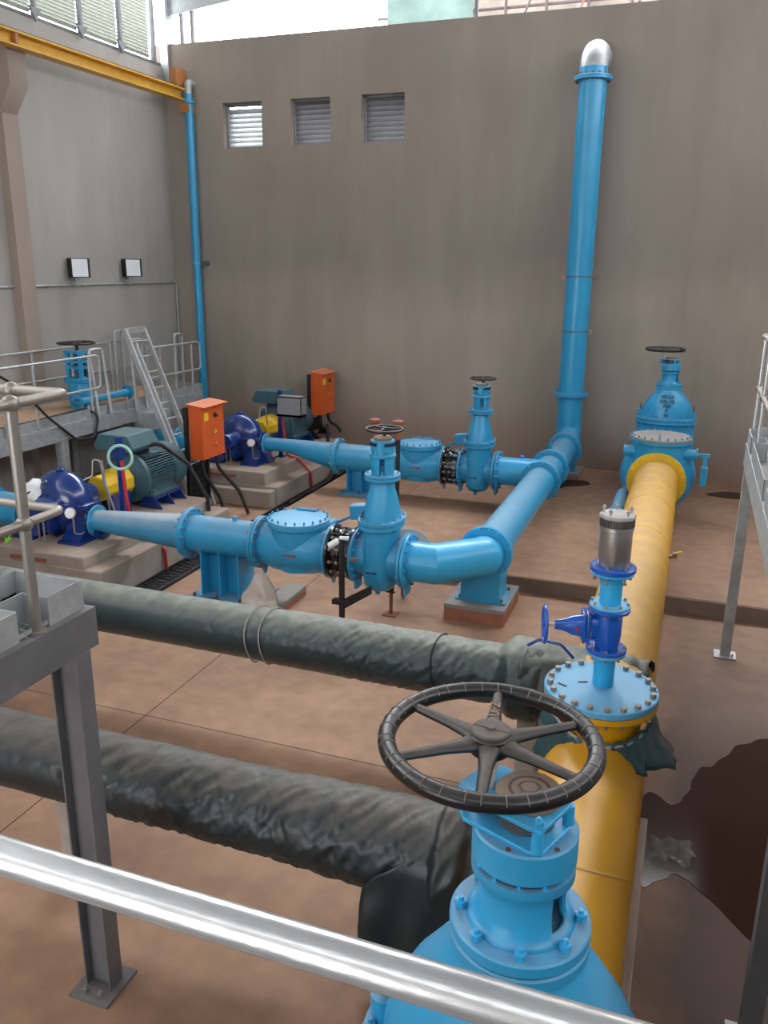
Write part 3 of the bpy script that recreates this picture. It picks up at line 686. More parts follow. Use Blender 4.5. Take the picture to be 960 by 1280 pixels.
t = thing('concrete_plinth', 'low concrete strip plinth under the near end of the yellow main', 'plinth', (XY, 4, 0))
B().bb((-.72, 1.3, 0), (.045, 5.53, .19)).build('block', 'conc', t, bev=.01)
for y in (3.3, 4.9): B().bb((XY - .3, y - .1, .19), (XY + .25, y + .1, .62)).build('saddle', 'conc', t)
for y in (7.6, 11.9):
    t = thing('pipe_saddle', 'concrete saddle block under the yellow main, %s' % ('in front of the step' if y < 9 else 'past the step'), 'pipe stand', (XY, y, 0 if y < 9 else ZF))
    B().bb((XY - .26, y - .15, 0 if y < 9 else ZF), (XY + .26, y + .15, .56)).build('block', 'conc', t)
# blind flange and air valve
t = thing('blind_flange', 'large blue blind flange bolted on the yellow branch', 'flange', (XY, YB, 1.33))
f = B().disc((XY, YB, 1.33), Z, .365, .045, 56).build('disc', 'bluelite', t)
bolts(f, (XY, YB, 1.333), -Z, .328, 20, .022, .088, 'bolt', .1)
for k, (dx, dy, a) in enumerate(((-.12, -.0, .5), (-.24, -.06, -.6))): B().bar((XY + dx - .03, YB + dy, 1.378), (XY + dx + .03, YB + dy + .05 * sin(a), 1.38), .008, .008).build('loose_bolt', 'boltdk', t)
AX, AY = XY + .005, YB + .04
B().cyl((AX, AY, 1.37), (AX, AY, 1.60), .068, n=28).build('stub', 'bluec', t)
flange(t, (AX, AY, 1.615), Z, .068, .128, .02, 'bluelite', 8, .05, 'bolt', .011)
t = thing('small_gate_valve', 'small royal blue gate valve with side handwheel, above the blind flange', 'valve', (AX, AY, 1.62))
f = B().disc((AX, AY, 1.617), Z, .13, .028).build('lower_flange', 'royal', t)
B().lathe([(.075, 0), (.08, .02), (.088, .1), (.088, .2), (.08, .26), (.075, .28)], (AX, AY, 1.64), Z, 32).build('body', 'royal', t)
B().disc((AX, AY, 1.895), Z, .13, .028).build('upper_flange', 'royal', t)
W = V((-.97, -.25, 0)).normalized()
c0 = V((AX, AY, 1.78))
B().lathe([(.07, .03), (.075, .09), (.08, .11)], c0, W, 20, sc=(.8, 1.2)).build('neck', 'royal', t)
f = B().box(c0 + W * .13, (.022, .13, .2), rz=atan2(W.y, W.x)).box(c0 + W * .155, (.022, .13, .2), rz=atan2(W.y, W.x)).build('bonnet_flange', 'royal', t, bev=.006)
B().lathe([(.075, 0), (.065, .06), (.045, .1), (.035, .14), (.033, .17)], c0 + W * .165, W, 24, sc=(.75, 1)).build('bonnet', 'royal', t)
sd = W.cross(Z); B().lathe([(.012, 0), (.012, .004)], c0 + W * .2 + sd * .053, sd, 16).lathe([(.012, 0), (.012, .004)], c0 + W * .2 - sd * .053, -sd, 16).build('pink_dot', 'red', t)
B().cyl(c0 + W * .33, c0 + W * .41, .011, n=10).build('spindle', 'steel', t)
hw = B().lathe([(.02, -.015), (.022, .015)], c0 + W * .4, W, 16).build('handwheel', 'royal', t)
B().torus(c0 + W * .4, W, .118, .012, 40, 10).build('rim', 'royal', hw)
u_, v_, w_ = frame(W)
for k in range(4):
    d = u_ * cos(k * pi / 2 + .4) + v_ * sin(k * pi / 2 + .4); B().cyl(c0 + W * .4 + d * .015, c0 + W * .4 + d * .11, .008, n=8).build('spoke', 'royal', hw)
t = thing('flanged_stub', 'short bright blue flanged stub between the small valve and the air valve', 'pipe', (AX, AY, 1.925))
B().cyl((AX, AY, 1.93), (AX, AY, 2.15), .07, n=28).build('pipe', 'bluec', t)
flange(t, (AX, AY, 1.925), -Z, .07, .128, .02, 'bluelite', 8, .055, 'bolt', .011); flange(t, (AX, AY, 2.165), Z, .07, .135, .018, 'bluec', bolted=False)
t = thing('air_valve', 'stainless steel air valve on a royal blue flange, atop the blue stub', 'valve', (AX, AY, 2.165))
f = B().disc((AX, AY, 2.167), Z, .142, .035).build('base_flange', 'royal', t)
bolts(f, (AX, AY, 2.155), Z, .112, 6, .012, .075, 'bolt', .3)
B().lathe([(.095, 0), (.1, .01), (.1, .235), (.105, .24), (.105, .265)], (AX, AY, 2.2), Z, 36).build('barrel', 'steel', t)
b = B(); 
for k in range(40): b.box((AX + .104 * cos(k * pi / 20), AY + .104 * sin(k * pi / 20), 2.49), (.006, .006, .05), rz=k * pi / 20)
b.lathe([(.1, 0), (.1, .055)], (AX, AY, 2.463), Z, 36); b.build('mesh_band', 'boltdk', t)
cp = B().lathe([(.108, 0), (.112, .006), (.112, .022), (.1, .028)], (AX, AY, 2.515), Z, 8, ph=.2).build('top_cap', 'grey', t)
bolts(cp, (AX, AY, 2.545), Z, .088, 5, .012, .035, 'steel', .5)

# ------------------------------------------------------------------ big gate valves (near and far)
def big_gate_valve(y, label):
    x = XY + .022
    t = thing('large_gate_valve', label, 'valve', (x, y, .19))
    B().oval([(.20, .10, .08), (.22, .25, .16), (.30, .40, .21), (.5, .47, .25), (.8, .485, .265), (1.2, .475, .265), (1.48, .46, .27)], (x, y, 0), 56, 2.3).build('body', 'blue', t, smooth=50)
    B().cyl((x, y - .44, ZY), (x, y + .44, ZY), RY_ + .03, n=56).build('barrel', 'blue', t)
    for s in (-1, 1):
        flange(t, (x, y + s * .475, ZY), Y * s, RY_, .445, .045, 'blue', bolted=False)
    f = B()
    for z in (1.475, 1.53):
        f.oval([(z, .485, .335), (z + .004, .49, .34), (z + .044, .49, .34), (z + .048, .485, .335)], (x, y, 0), 64, 2.3)
    f = f.build('bonnet_flange', 'blue', t)
    for k in range(22):
        a = 2 * pi * (k + .5) / 22; c, q = cos(a), sin(a)
        bolts(f, (x + .462 * math.copysign(abs(c) ** .87, c), y + .312 * math.copysign(abs(q) ** .87, q), 1.527), Z, 0, 1, .019, .115, 'blue')
    B().oval([(1.56, .42, .275), (1.66, .415, .272), (1.76, .39, .262), (1.86, .335, .245), (1.94, .27, .225), (2.0, .215, .205), (2.06, .19, .19)], (x, y, 0), 56, 2.15).build('bonnet', 'blue', t, smooth=50)
    for s in (-1, 1):
        B().cyl((x + s * .43, y, 1.57), (x + s * .43, y, 1.68), .045, n=16).build('lug', 'blue', t)
        B().torus((x + s * .43, y, 1.73), X, .032, .012, 20, 8).build('eye_bolt', 'boltdk', t)
    n = B().disc((x, y, 2.045), Z, .21, .045, 48).disc((x, y, 2.094), Z, .21, .045, 48).build('neck_flange', 'blue', t)
    bolts(n, (x, y, 2.095), Z, .178, 8, .018, .09, 'bluec', .2)
    # yoke: a shell with two openings
    bm = bmesh.new(); nn = 48; prof = [(.165, 2.138), (.15, 2.148), (.138, 2.165), (.132, 2.19), (.130, 2.22), (.130, 2.25), (.132, 2.285), (.148, 2.30), (.152, 2.305), (.152, 2.335), (.02, 2.336)]
    R = [[bm.verts.new((x + r * cos(2 * pi * i / nn), y + r * sin(2 * pi * i / nn), z)) for i in range(nn)] for r, z in prof]
    for j in range(len(prof) - 1):
        for i in range(nn):
            if j in (2, 3, 4, 5) and (i + 5) % 24 < 5: continue
            bm.faces.new((R[j][i], R[j][(i + 1) % nn], R[j + 1][(i + 1) % nn], R[j + 1][i]))
    bb_ = B(); bb_.bm = bm; yk = bb_.build('yoke', 'blue', t, smooth=50); md = yk.modifiers.new('thick', 'SOLIDIFY'); md.thickness = .02; md.offset = -1
    B().cyl((x, y, 2.13), (x, y, 2.355), .04, n=20).build('stem', 'boltdk', t)
    h = B().lathe([(.148, 0), (.153, .006), (.153, .094), (.147, .1), (.02, .101)], (x, y, 2.352), Z, 56).build('gear_housing', 'blue', t)
    bolts(h, (x, y, 2.344), Z, .138, 12, .012, .018, 'bluec', .1)
    for k in range(6):
        a = k * pi / 3 + .35; B().cyl((x + .135 * cos(a), y + .135 * sin(a), 2.45), (x + .135 * cos(a), y + .135 * sin(a), 2.4545), .008, n=12).build('bolt_hole', 'browndk', h)
    # open spur-gear bracket
    R2 = Matrix.Rotation(radians(-22), 3, 'Z'); o = V((x - .035, y - .005, 0))
    P = lambda a, c, z: o + R2 @ V((a, c, 0)) + V((0, 0, z))
    oc = [(-.155, -.06), (-.11, -.10), (.11, -.10), (.145, -.08), (.145, .07), (.11, .10), (-.11, .10), (-.155, .06)]
    for z, nm in ((2.452, 'lower_plate'), (2.528, 'upper_plate')):
        B().loft([[P(a, c, z) for a, c in oc], [P(a, c, z + .014) for a, c in oc]]).build(nm, 'bluec', t, bev=.003)
    for a, c in ((.13, -.083), (.13, .083), (-.14, -.06), (-.14, .075)):
        B().cyl(P(a, c, 2.466), P(a, c, 2.528), .017, n=16).build('bracket_post', 'bluec', t)
    for a, c in ((.13, -.083), (-.14, .075)): bolts(t, P(a, c, 2.542), Z, 0, 1, .014, .012, 'bluec')
    B().cyl((x, y, 2.468), (x, y, 2.525), .082, n=40).build('spur_gear', 'boltdk', t)
    wc = V((x - .118, y + .012, 2.69))
    B().cyl(wc - Z * .222, wc - Z * .165, .034, n=18).build('pinion', 'boltdk', t)
    cp = B().lathe([(.092, 0), (.096, .005), (.096, .02), (.09, .026), (.062, .027), (.06, .023), (.054, .023), (.052, .028), (.034, .029), (.032, .025), (.026, .025), (.024, .033), (.01, .035)], (x + .005, y, 2.542), Z, 40).build('dust_cap', 'brown', t, bev=0)
    B().ring((x + .005, y, 2.5655), Z, .061, .053, .002).build('groove', 'browndk', cp)
    sh = B().lathe([(.02, 0), (.02, .05), (.026, .055), (.026, .1), (.02, .105), (.02, .13)], wc - Z * .15, Z, 20).build('wheel_shaft', 'grey', t)
    hw = handwheel(t, wc, .325, .026, 6, 'black', .06, radians(98), ridges=36, cap=True)
    a = radians(98); d = V((cos(a), sin(a), 0))
    text(hw, 'UPZ', 'brown', wc + d * .15 + Z * .0165, d, V((-d.y, d.x, 0)), .045, .002)
    return t
a = big_gate_valve(2.1, 'large blue gate valve with big black six-spoke handwheel, nearest the camera')
far = copy_tree(a, (.0, 14.92 - 2.1, 0), label='large blue gate valve with black handwheel at the back wall')
for i, s in enumerate(('VOSA', 'VALVE', '700', 'P', '16')):
    z = 1.93 - i * .075; 
    text(far, s, 'ink', (XY + .02, 14.92 - (.236, .251, .264, .272, .279)[i], z), X, V((0, .25, 1)), .085, .006)
# stub into the wall and the far check valve
t = thing('pipe_spool', 'blue pipe between the far gate valve and the back wall', 'pipe', (XY, 15.9, ZF))
B().cyl((XY, 15.4, ZY), (XY, YW + .05, ZY), RY_, n=40).build('pipe', 'blue', t); flange(t, (XY, 15.4, ZY), -Y, RY_, .445, .045, 'blue', 20, bm_='blue')
yc = 13.93
t = thing('large_check_valve', 'large blue tilting check valve with round dusty cover, in front of the far gate valve', 'valve', (XY, yc, ZF))
B().lathe([(RY_, 0), (RY_ + .06, .06), (.52, .22), (.585, .42), (.56, .64), (.42, .88), (RY_ + .02, .98)], (XY, yc - .49, ZY), Y, 56).build('body', 'blue', t, smooth=60)
B().oval([(.9, .40, .40), (1.15, .435, .42), (1.36, .44, .42)], (XY, yc - .1, 0), 56).build('chamber', 'blue', t)
B().ring((XY, yc - .1, 1.35), Z, .475, .40, .05, 56).build('cover_flange', 'blue', t)
cv = B().lathe([(.47, 0), (.475, .006), (.475, .038), (.44, .045), (.1, .05)], (XY, yc - .1, 1.403), Z, 56).build('cover', 'dustgrey', t, 'dusty grey top cover')
bolts(cv, (XY, yc - .1, 1.395), Z, .452, 24, .017, .11, 'blue')
B().bb((XY - .02, yc - .45, 1.45), (XY + .0, yc - .35, 1.52)).build('cover_lug', 'blue', t)
flange(t, (XY, 13.42, ZY), -Y, RY_, .445, .045, 'blue', bolted=False); flange(t, (XY, yc + .49, ZY), Y, RY_, .445, .045, 'blue', 20, bm_='blue')
for s in (-1, 1): B().cyl((XY + s * .28, yc - .25, 1.2), (XY + s * .54, yc - .25, 1.2), .085, n=24).build('hinge_boss', 'blue', t)
B().ring((XY + .54, yc - .25, 1.2), X, .105, .03, .03).build('boss_cover', 'blue', t)
B().cyl((XY + .54, yc - .25, 1.2), (XY + .72, yc - .25, 1.2), .025, n=14).build('shaft', 'steel', t)
lv = B().bar((XY + .69, yc - .25, 1.22), (XY + .69, yc - .27, .95), .03, .06, X).build('lever', 'blue', t)
B().bar((XY + .60, yc - .25, 1.2), (XY + .76, yc - .25, 1.2), .05, .05).build('lever_clamp', 'blue', lv)
B().box((XY + .69, yc - .27, .88), (.1, .17, .3)).build('counterweight', 'blue', t, bev=.01)
B().bb((XY - .2, yc - .2, ZF), (XY + .2, yc + .2, .4)).build('foot', 'blue', t)
# bypass
t = thing('bypass_pipe', 'small blue bypass pipe with a rusty end flange left of the yellow main', 'pipe', (-.87, 12.4, ZF))
B().tube(fillet([(-.82, 12.0, .5), (-.82, 13.55, .5), (-.7, 13.75, .55)], .15), .1, 20).build('pipe', 'blue', t)
B().disc((-.82, 12.0, .5), -Y, .19, .035).build('flange', 'blue', t); B().ring((-.82, 11.93, .5), Y, .185, .1, .035).build('end_flange', 'rust', t, 'rusty brown end flange'); B().disc((-.82, 11.965, .5), -Y, .1, .02).build('end_cap', 'boltdk', t)
B().bb((-.9, 12.5, ZF), (-.74, 12.6, .41)).build('foot', 'blue', t)

# ------------------------------------------------------------------ wrapped suction pipes
def wrap_tube(x0, x1, y, z, rf, seed, na=120, dx=.018, amp=.012, kz=1.):
    n = int(abs(x1 - x0) / dx); rings = []
    for i in range(n + 1):
        x = x0 + (x1 - x0) * i / n; r = []
        for k in range(na):
            a = 2 * pi * k / na
            r0 = rf(x, a); kz_ = kz_f(x, kz); ar = a * .25
            u1, v1 = x * .8 + ar * .6, x * -.6 + ar * .8
            f1 = noise.noise(V((u1 * 17, v1 * 4.5, seed))); f2 = noise.noise(V(((x * .9 - ar * .45) * 30, (x * .45 + ar * .9) * 8, seed + 7)))
            lo = noise.noise(V((x * 2.2, cos(a) * 1.2, sin(a) * 1.2 + seed)))
            w = ((.55 - abs(f1) * 1.9) * .75 + (.4 - abs(f2) * 1.5) * .45 + lo * .35) * amp * kz_
            r.append(V((x, y + (r0 + w) * cos(a), z + (r0 + w) * sin(a))))
        rings.append(r)
    return B().loft(rings)
def kz_f(x, kz): return kz(x) if callable(kz) else kz
def sm(a, b, x): q = max(0, min(1, (x - a) / (b - a))); return q * q * (3 - 2 * q)
YN, YF = 3.9, 6.17
t = thing('wrapped_pipe', 'farther pipe wrapped in black plastic, ending at the blind flange', 'pipe', (-4, YF, .55))
def rf_far(x, a):
    r = .235 + .012 * sm(-3.6, -3.0, x)
    r += .085 * sm(-1.22, -1.08, x) * (1 - sm(-.92, -.72, x))
    return r
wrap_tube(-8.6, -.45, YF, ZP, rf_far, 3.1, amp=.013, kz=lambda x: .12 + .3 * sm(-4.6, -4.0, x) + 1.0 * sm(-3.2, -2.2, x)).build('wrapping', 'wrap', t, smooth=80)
for x in (-3.42, -3.28, -1.72): B().tube([(x + .02 * sin(2 * a), YF + .256 * cos(a), ZP + .256 * sin(a)) for a in [2 * pi * i / 40 for i in range(40)]], .006, 6, True).build('tie', 'cord' if x < -3 else 'rubber', t)
for x in (-7.5, -5.6, -.95): B().bb((x - .08, YF - .1, 0), (x + .08, YF + .16, .58)).build('support_block', 'conc', t)
# torn end flaps by the tee
t2 = B()
def flap(pts_rows, th=.004):
    top = [[V(p) for p in r] for r in pts_rows]; q = B()
    vs = [[q.bm.verts.new(p) for p in r] for r in top]
    for a, c in zip(vs, vs[1:]):
        for i in range(len(a) - 1): q.bm.faces.new((a[i], a[i + 1], c[i + 1], c[i]))
    return q
def crumple(p, k=.02, f=7, s=0): return V(p) + V((noise.noise(V(p) * f + V((s, 0, 0))), noise.noise(V(p) * f + V((0, s + 9, 0))), noise.noise(V(p) * f + V((0, 5, s))))) * k
rows = []
for i in range(15):
    a = radians(150 + 300 * 0 + i * 11); rows.append([crumple((XY + -.0 + (.33 + .10 * j / 5 ) * cos(a), YB + (.33 + .1 * j / 5) * sin(a), 1.2 - .22 * j / 5 - .16 * abs(sin(i * .5)) * j / 5), .035, 9, i * .1) for j in range(6)])
def skirt(a0, a1, zt, zb, r0, r1, seed, n=22, m=9):
    rows = []
    for i in range(n + 1):
        s = i / n; a = radians(a0 + (a1 - a0) * s); row = []
        for j in range(m + 1):
            q = j / m; z = zt(s) + (zb(s) - zt(s)) * q; r = r0(s) + (r1(s) - r0(s)) * q
            row.append(crumple((XY + r * cos(a), YB + r * sin(a), z), .05 * (.3 + q), 6, seed) + V((cos(a), sin(a), 0)) * .014 * sin(i * 1.9 + q * 2))
        rows.append(row)
    o = flap(rows); return o
pl = thing('plastic_sheet', 'loose dark plastic sheet tied around the yellow neck under the blind flange', 'plastic sheet', (XY, YB, .9))
o = skirt(150, 262, lambda s: 1.26 - .12 * s, lambda s: .82 + .16 * s, lambda s: .31, lambda s: .44 - .06 * s, 1.3).build('left_flap', 'sheet', pl, smooth=70); md = o.modifiers.new('t', 'SOLIDIFY'); md.thickness = .004
o = skirt(272, 375, lambda s: 1.13 + .11 * s, lambda s: 1.06 - .16 * s, lambda s: .30 + .03 * s, lambda s: .34 + .19 * s, 4.7).build('right_flap', 'sheet', pl, smooth=70); md = o.modifiers.new('t', 'SOLIDIFY'); md.thickness = .004
B().tube([crumple((XY + .315 * cos(a), YB + .315 * sin(a), 1.16 + .05 * sin(a * 2 + 1)), .012, 5) for a in [radians(170 + i * 6) for i in range(30)]], .009, 8).build('tape_band', 'cord', pl)
# plastic bunched behind the flange, over the end of the farther pipe
pl = thing('plastic_sheet', 'crumpled dark plastic bunched behind the blind flange', 'plastic sheet', (-.75, YF, 1.))
rows = []
for i in range(26):
    s = i / 25; row = []
    for j in range(22):
        a = radians(-35 + 250 * j / 21); x = -1.02 + .95 * s
        r = .26 + .075 * sin(s * 9 + j * .6) * .4 + .05 * (1 - s)
        row.append(crumple((x, YF - .02 + r * cos(a), ZP + .01 + r * sin(a)), .07, 6, 2.))
    rows.append(row)
o = flap(rows).build('sheet', 'wrap', pl, smooth=70); md = o.modifiers.new('t', 'SOLIDIFY'); md.thickness = .005
cb = tag(B().tube(fillet([(-.98, YF - .1, 1.14), (-.9, YF - .1, 1.2), (-.72, YF - .12, 1.2), (-.62, YF - .12, 1.1)], .06), .012, 8).build('cable_loop', 'navy', loc=(-.9, YF, 1.1)), 'small dark blue cable loop on the wrapping behind the blind flange', 'cable')
# nearer wrapped pipe
t = thing('wrapped_pipe', 'nearer pipe wrapped in black plastic with a draped end', 'pipe', (-3, YN, .5))
def rf_near(x, a): return .247 + .02 * sm(-2.2, -1.6, x) + .07 * sm(-1.06, -1.0, x) * (1 - sm(-.9, -.84, x))
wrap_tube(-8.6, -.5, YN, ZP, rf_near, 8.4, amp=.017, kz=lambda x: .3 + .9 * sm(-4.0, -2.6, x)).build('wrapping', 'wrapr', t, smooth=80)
for x in (-6.5, -3.62): B().bb((x - .06, YN - .1, 0), (x + .06, YN + .1, .57)).build('support_block', 'conc', t)
# drape over the end: saddles the pipe and hangs to the floor on both sides
rows = []
nA = 46
for i in range(nA + 1):
    s = i / nA
    arc = 2 * .72 + pi * .285; d = s * arc
    if d < .72: yy, zz, dn, hg = -.285, .06 + d, V((0, -1, 0)), 1 - d / .72
    elif d < .72 + pi * .285: a = pi - (d - .72) / .285; yy, zz, dn, hg = .285 * cos(a), .78 + .285 * sin(a), V((0, cos(a), sin(a))), 0
    else: yy, zz, dn, hg = .285, .78 - (d - .72 - pi * .285), V((0, 1, 0)), (d - .72 - pi * .285) / .72
    row = []
    low = max(0, min(1, (1.0 - zz) / .35)); xs_ = -1.13 - .30 * sm(0, 1, low)
    for j in range(19):
        q = j / 18; x = xs_ + (-.88 - xs_) * q
        p = V((x, YN + yy, zz)) + dn * ((.014 * sin(x * 23 + 3 * hg) * (.3 + hg) + .012 * noise.noise(V((x * 6, zz * 3, 1)))))
        row.append(crumple(p, .016, 7, 3.3))
    rows.append(row)
o = flap(rows).build('drape', 'wrapr', t, 'black plastic draped down to the floor', smooth=70); md = o.modifiers.new('t', 'SOLIDIFY'); md.thickness = .006
B().bb((-1.38, YN - .18, 0), (-.95, YN + .18, .56)).build('pedestal', 'conc', t)
g = thing('pressure_gauge', 'small round steel gauge hanging on the draped plastic behind the handrail', 'gauge', (-1.22, YN - .36, .1))
B().lathe([(.045, 0), (.05, .005), (.05, .03), (.044, .034)], (-1.28, YN - .40, .18), (-.1, -.8, .6), 28).build('case', 'steel', g); B().cyl((-1.28, YN - .365, .19), (-1.28, YN - .30, .14), .012, n=8).build('stem', 'bolt', g); B().bar((-1.40, YN - .36, .14), (-1.31, YN - .36, .30), .012, .02).build('tie_strip', 'cord', g)

# ------------------------------------------------------------------ pumps
def pump_set(y, k):
    near = k == 0; who = 'nearer' if near else 'farther'; ext = 'left of the tapered pipe' if near else 'by the back wall'
    xc, zs, zp = -7.52, 1.0, .57
    # plinth
    t = thing('pump_plinth', 'stepped concrete plinth under the %s pump' % who, 'plinth', (xc, y + .8, 0))
    yf, ye = y - .74, y + (2.2 if near else 2.45)
    B().bb((-8.0, yf, .26), (-6.66, ye, zp)).build('upper_block', 'conc', t, bev=.02)
    B().bb((-8.02, yf - .01, 0), (-6.42, ye + .1, .42 if near else .34)).build('lower_block', 'conc', t, bev=.02)
    if not near: B().bb((-7.95, yf - .22, 0), (-6.46, yf, .30)).build('front_step', 'conc', t, bev=.02)
    B().bb((-7.75, yf - .04, .46), (-7.22, yf + .01, .49)).build('embedded_bracket', 'rust', t, 'rusty red bracket')
    # pump
    p = thing('pump', ('dark blue split-case pump with a white cap, ' if near else 'dark blue split-case pump without a cap, ') + ext, 'pump', (xc, y, zp))
    B().lathe([(.10, -.26), (.20, -.24), (.30, -.20), (.40, -.10), (.425, 0), (.40, .10), (.30, .20), (.20, .24), (.10, .26)], (xc, y, zs), Y, 40).build('casing', 'navy', p, smooth=60)
    s = B().oval([(zs - .035, .47, .32), (zs - .03, .48, .33), (zs + .03, .48, .33), (zs + .035, .47, .32)], (xc, y, 0), 40, 3.).build('split_flange', 'navy', p)
    for sx in (-.42, -.2, .0, .2, .42):
        for sy in (-.28, .28): bolts(s, (xc + sx * .95, y + sy * (1 if abs(sx) < .4 else .75), zs + .03), Z, 0, 1, .018, .07, 'navy')
    B().lathe([(.20, 0), (.19, .06), (.155, .2), (.145, .44)], (xc, y, ZP), X, 32).build('discharge_nozzle', 'navy', p)
    flange(p, (-7.045, y, ZP if near else ZP + RP - .118), X, .13, .2, .03, 'navy', bolted=False)
    B().lathe([(.30, 0), (.28, .1), (.235, .25), (.235, .5)], (xc, y, ZP), -X, 32).build('suction_nozzle', 'navy', p)
    flange(p, (-8.03, y, ZP), -X, .21, .3, .03, 'navy', bolted=False)
    for s_, nm in ((-1, 'front_bearing'), (1, 'rear_bearing')):
        b = B().lathe([(.17, .18), (.15, .26), (.135, .30), (.135, .52), (.12, .55)], (xc, y, zs), Y * s_, 28)
        b.build(nm, 'navy', p)
        B().bb((xc - .09, y + s_ * .3 - .1, zs - .3), (xc + .09, y + s_ * .3 + .1, zs - .1)).build('bearing_bracket', 'navy', p)
    B().lathe([(.05, 0), (.06, .02), (.04, .05)], (xc, y, zs + .41), Z, 16).build('vent_boss', 'navy', p)
    for sx in (-1, 1):
        B().prism([(-.36, 0), (.30, 0), (.19, .12), (.13, .26), (.15, .42), (-.15, .42), (-.14, .26), (-.22, .12)], (xc + sx * .33 - .14, y, zp), Y, Z, .28).build('pedestal_leg', 'navy', p)
        B().bb((xc + sx * .36 - .17, y - .40, zp), (xc + sx * .36 + .17, y + .33, zp + .03)).build('foot', 'navy', p)
        B().prism([(0, 0), (.18, 0), (0, .3)], (xc + sx * .36 + (.09 * sx), y - .1, zp + .02), X * sx, Z, .2 * -sx).build('gusset', 'navy', p)
    for sx in (-.06, .02): B().cyl((xc + sx, y - .42, zp), (xc + sx, y - .42, zs - .12), .012, n=8).build('drain_tube', 'steel', p)
    B().tube(fillet([(xc + .1, y + .24, zs + .22), (xc + .2, y + .36, zs + .28), (xc + .2, y + .40, zs + .5), (xc + .3, y + .42, zs + .48), (xc + .32, y + .44, zs + .15)], .04), .012, 8).build('flush_tube', 'steel', p)
    B().tube(fillet([(xc - .12, y - .24, zs + .22), (xc - .02, y - .33, zs + .32), (xc + .06, y - .33, zs + .36)], .04), .014, 8).build('flush_tube', 'steel', p)
    g = B().lathe([(.065, 0), (.072, .006), (.072, .03), (.066, .035)], (xc + .40, y - .34, zs - .02), (.25, -1, .25), 28).build('pressure_gauge', 'steel', p)
    B().lathe([(.058, 0), (.058, .002)], V((xc + .40, y - .34, zs - .02)) + V((.25, -1, .25)).normalized() * .034, (.25, -1, .25), 28).build('dial', 'dial', g)
    B().tube(fillet([(xc + .41, y - .32, zs - .08), (xc + .41, y - .32, zs - .3), (xc + .46, y - .24, zs - .32), (xc + .46, y - .14, zs - .28)], .04), .012, 8).build('gauge_tube', 'steel', g)
    if near:
        q = B().lathe([(.10, 0), (.155, .03), (.165, .1), (.16, .22), (.13, .25), (.03, .26)], (xc - .22, y - .16, zs + .05), (-.5, -.1, .8), 24)
        for v in q.bm.verts: v.co = crumple(v.co, .04, 9)
        w = B(); w.bm = q.bm; o = w.build('cloth_cover', 'white', p, 'white cover tied over the top fitting')
        B().tube([(xc - .285 + .10 * cos(a), y - .17 + .165 * sin(a), zs + .15 + .075 * cos(a)) for a in [2 * pi * i / 24 for i in range(24)]], .01, 6, True).build('tie_cord', 'rubber', o)
    # coupling guard
    c = thing('coupling_guard', 'yellow coupling guard between the %s pump and its motor' % who, 'guard', (xc, y + .98, zp))
    B().lathe([(.10, 0), (.165, .01), (.185, .03), (.185, .3), (.21, .34), (.225, .36), (.225, .56), (.2, .58)], (xc, y + .66, zs), Y, 10, ph=pi / 10).build('shell', 'guard', c, smooth=25)
    B().cyl((xc, y + .52, zs), (xc, y + 1.5, zs), .05, n=16).build('shaft', 'steel', c)
    for sx in (-1, 1): B().bb((xc + sx * .17 - .02, y + .75, zp), (xc + sx * .17 + .02, y + 1.15, zs - .1)).build('guard_leg', 'navy', c)
    # motor
    m = thing('motor', 'grey-green ribbed electric motor of the %s pump' % who, 'motor', (xc, y + 2, zp))
    y0 = y + 1.42
    rings = []; nt_ = 56
    prof = []
    for i in range(nt_):
        for dr, da in ((.29, .0), (.29, .5), (.35, .56), (.35, .92)): prof.append((dr, 2 * pi * (i + da) / nt_))
    for yy in (y0, y0 + .66): rings.append([V((xc + r * cos(a), yy, zs + r * sin(a))) for r, a in prof])
    B().loft(rings).build('ribbed_frame', 'motor', m, smooth=20)
    B().lathe([(.10, -.16), (.2, -.15), (.3, -.08), (.365, -.07), (.37, -.05), (.37, .0), (.33, .01)], (xc, y0, zs), Y, 48).build('drive_end_bell', 'motor', m)
    B().lathe([(.355, 0), (.37, .01), (.37, .25), (.35, .32), (.30, .36), (.1, .38)], (xc, y0 + .64, zs), Y, 48).build('fan_cowl', 'motor', m)
    tb = B().prism([(-.30, 0), (.30, 0), (.34, .06), (.24, .24), (-.24, .24), (-.34, .06)], (xc - .06, y0 - .25, 1.42), X, Z, -.62).build('terminal_box', 'motor', m, bev=.01)
    B().bb((xc - .2, y0, 1.28), (xc + .14, y0 + .3, 1.44)).build('terminal_neck', 'blacks', m)
    B().bb((xc + .06, y0 + .05, 1.28), (xc + .26, y0 + .42, 1.33)).build('name_plate_boss', 'motor', m)
    for sx in (-1, 1):
        f = B().bb((xc + sx * .30 - .10, y0 - .02, zp + .17), (xc + sx * .30 + .10, y0 + .62, zp + .20)).build('foot', 'motor', m)
        bolts(f, (xc + sx * .36, y0 + .06, zp + .2), Z, 0, 1, .02, .03, 'bolt'); bolts(f, (xc + sx * .36, y0 + .55, zp + .2), Z, 0, 1, .02, .03, 'bolt')
        B().bb((xc + sx * .30 - .05, y0, zp + .19), (xc + sx * .30 + .03, y0 + .6, zs - .16)).build('foot_web', 'motor', m)
        B().bb((xc + sx * .30 - .12, y0 - .06, zp + .13), (xc + sx * .30 + .12, y0 + .68, zp + .17)).build('stand_beam', 'navy', m)
        for gy in (0, .31, .62): B().prism([(-.13, 0), (.24, 0), (.13, .15), (-.13, .15)], (xc + sx * .30, y0 + gy - .03, zp), X * sx, Z, .02 * -sx).build('stand_gusset', 'navy', m)
    B().torus((xc, y0 + .3, 1.37), Y, .04, .012, 20, 8).build('lifting_eye', 'motor', m)
    # post with ring or box
    px, py = -6.98, y + .52
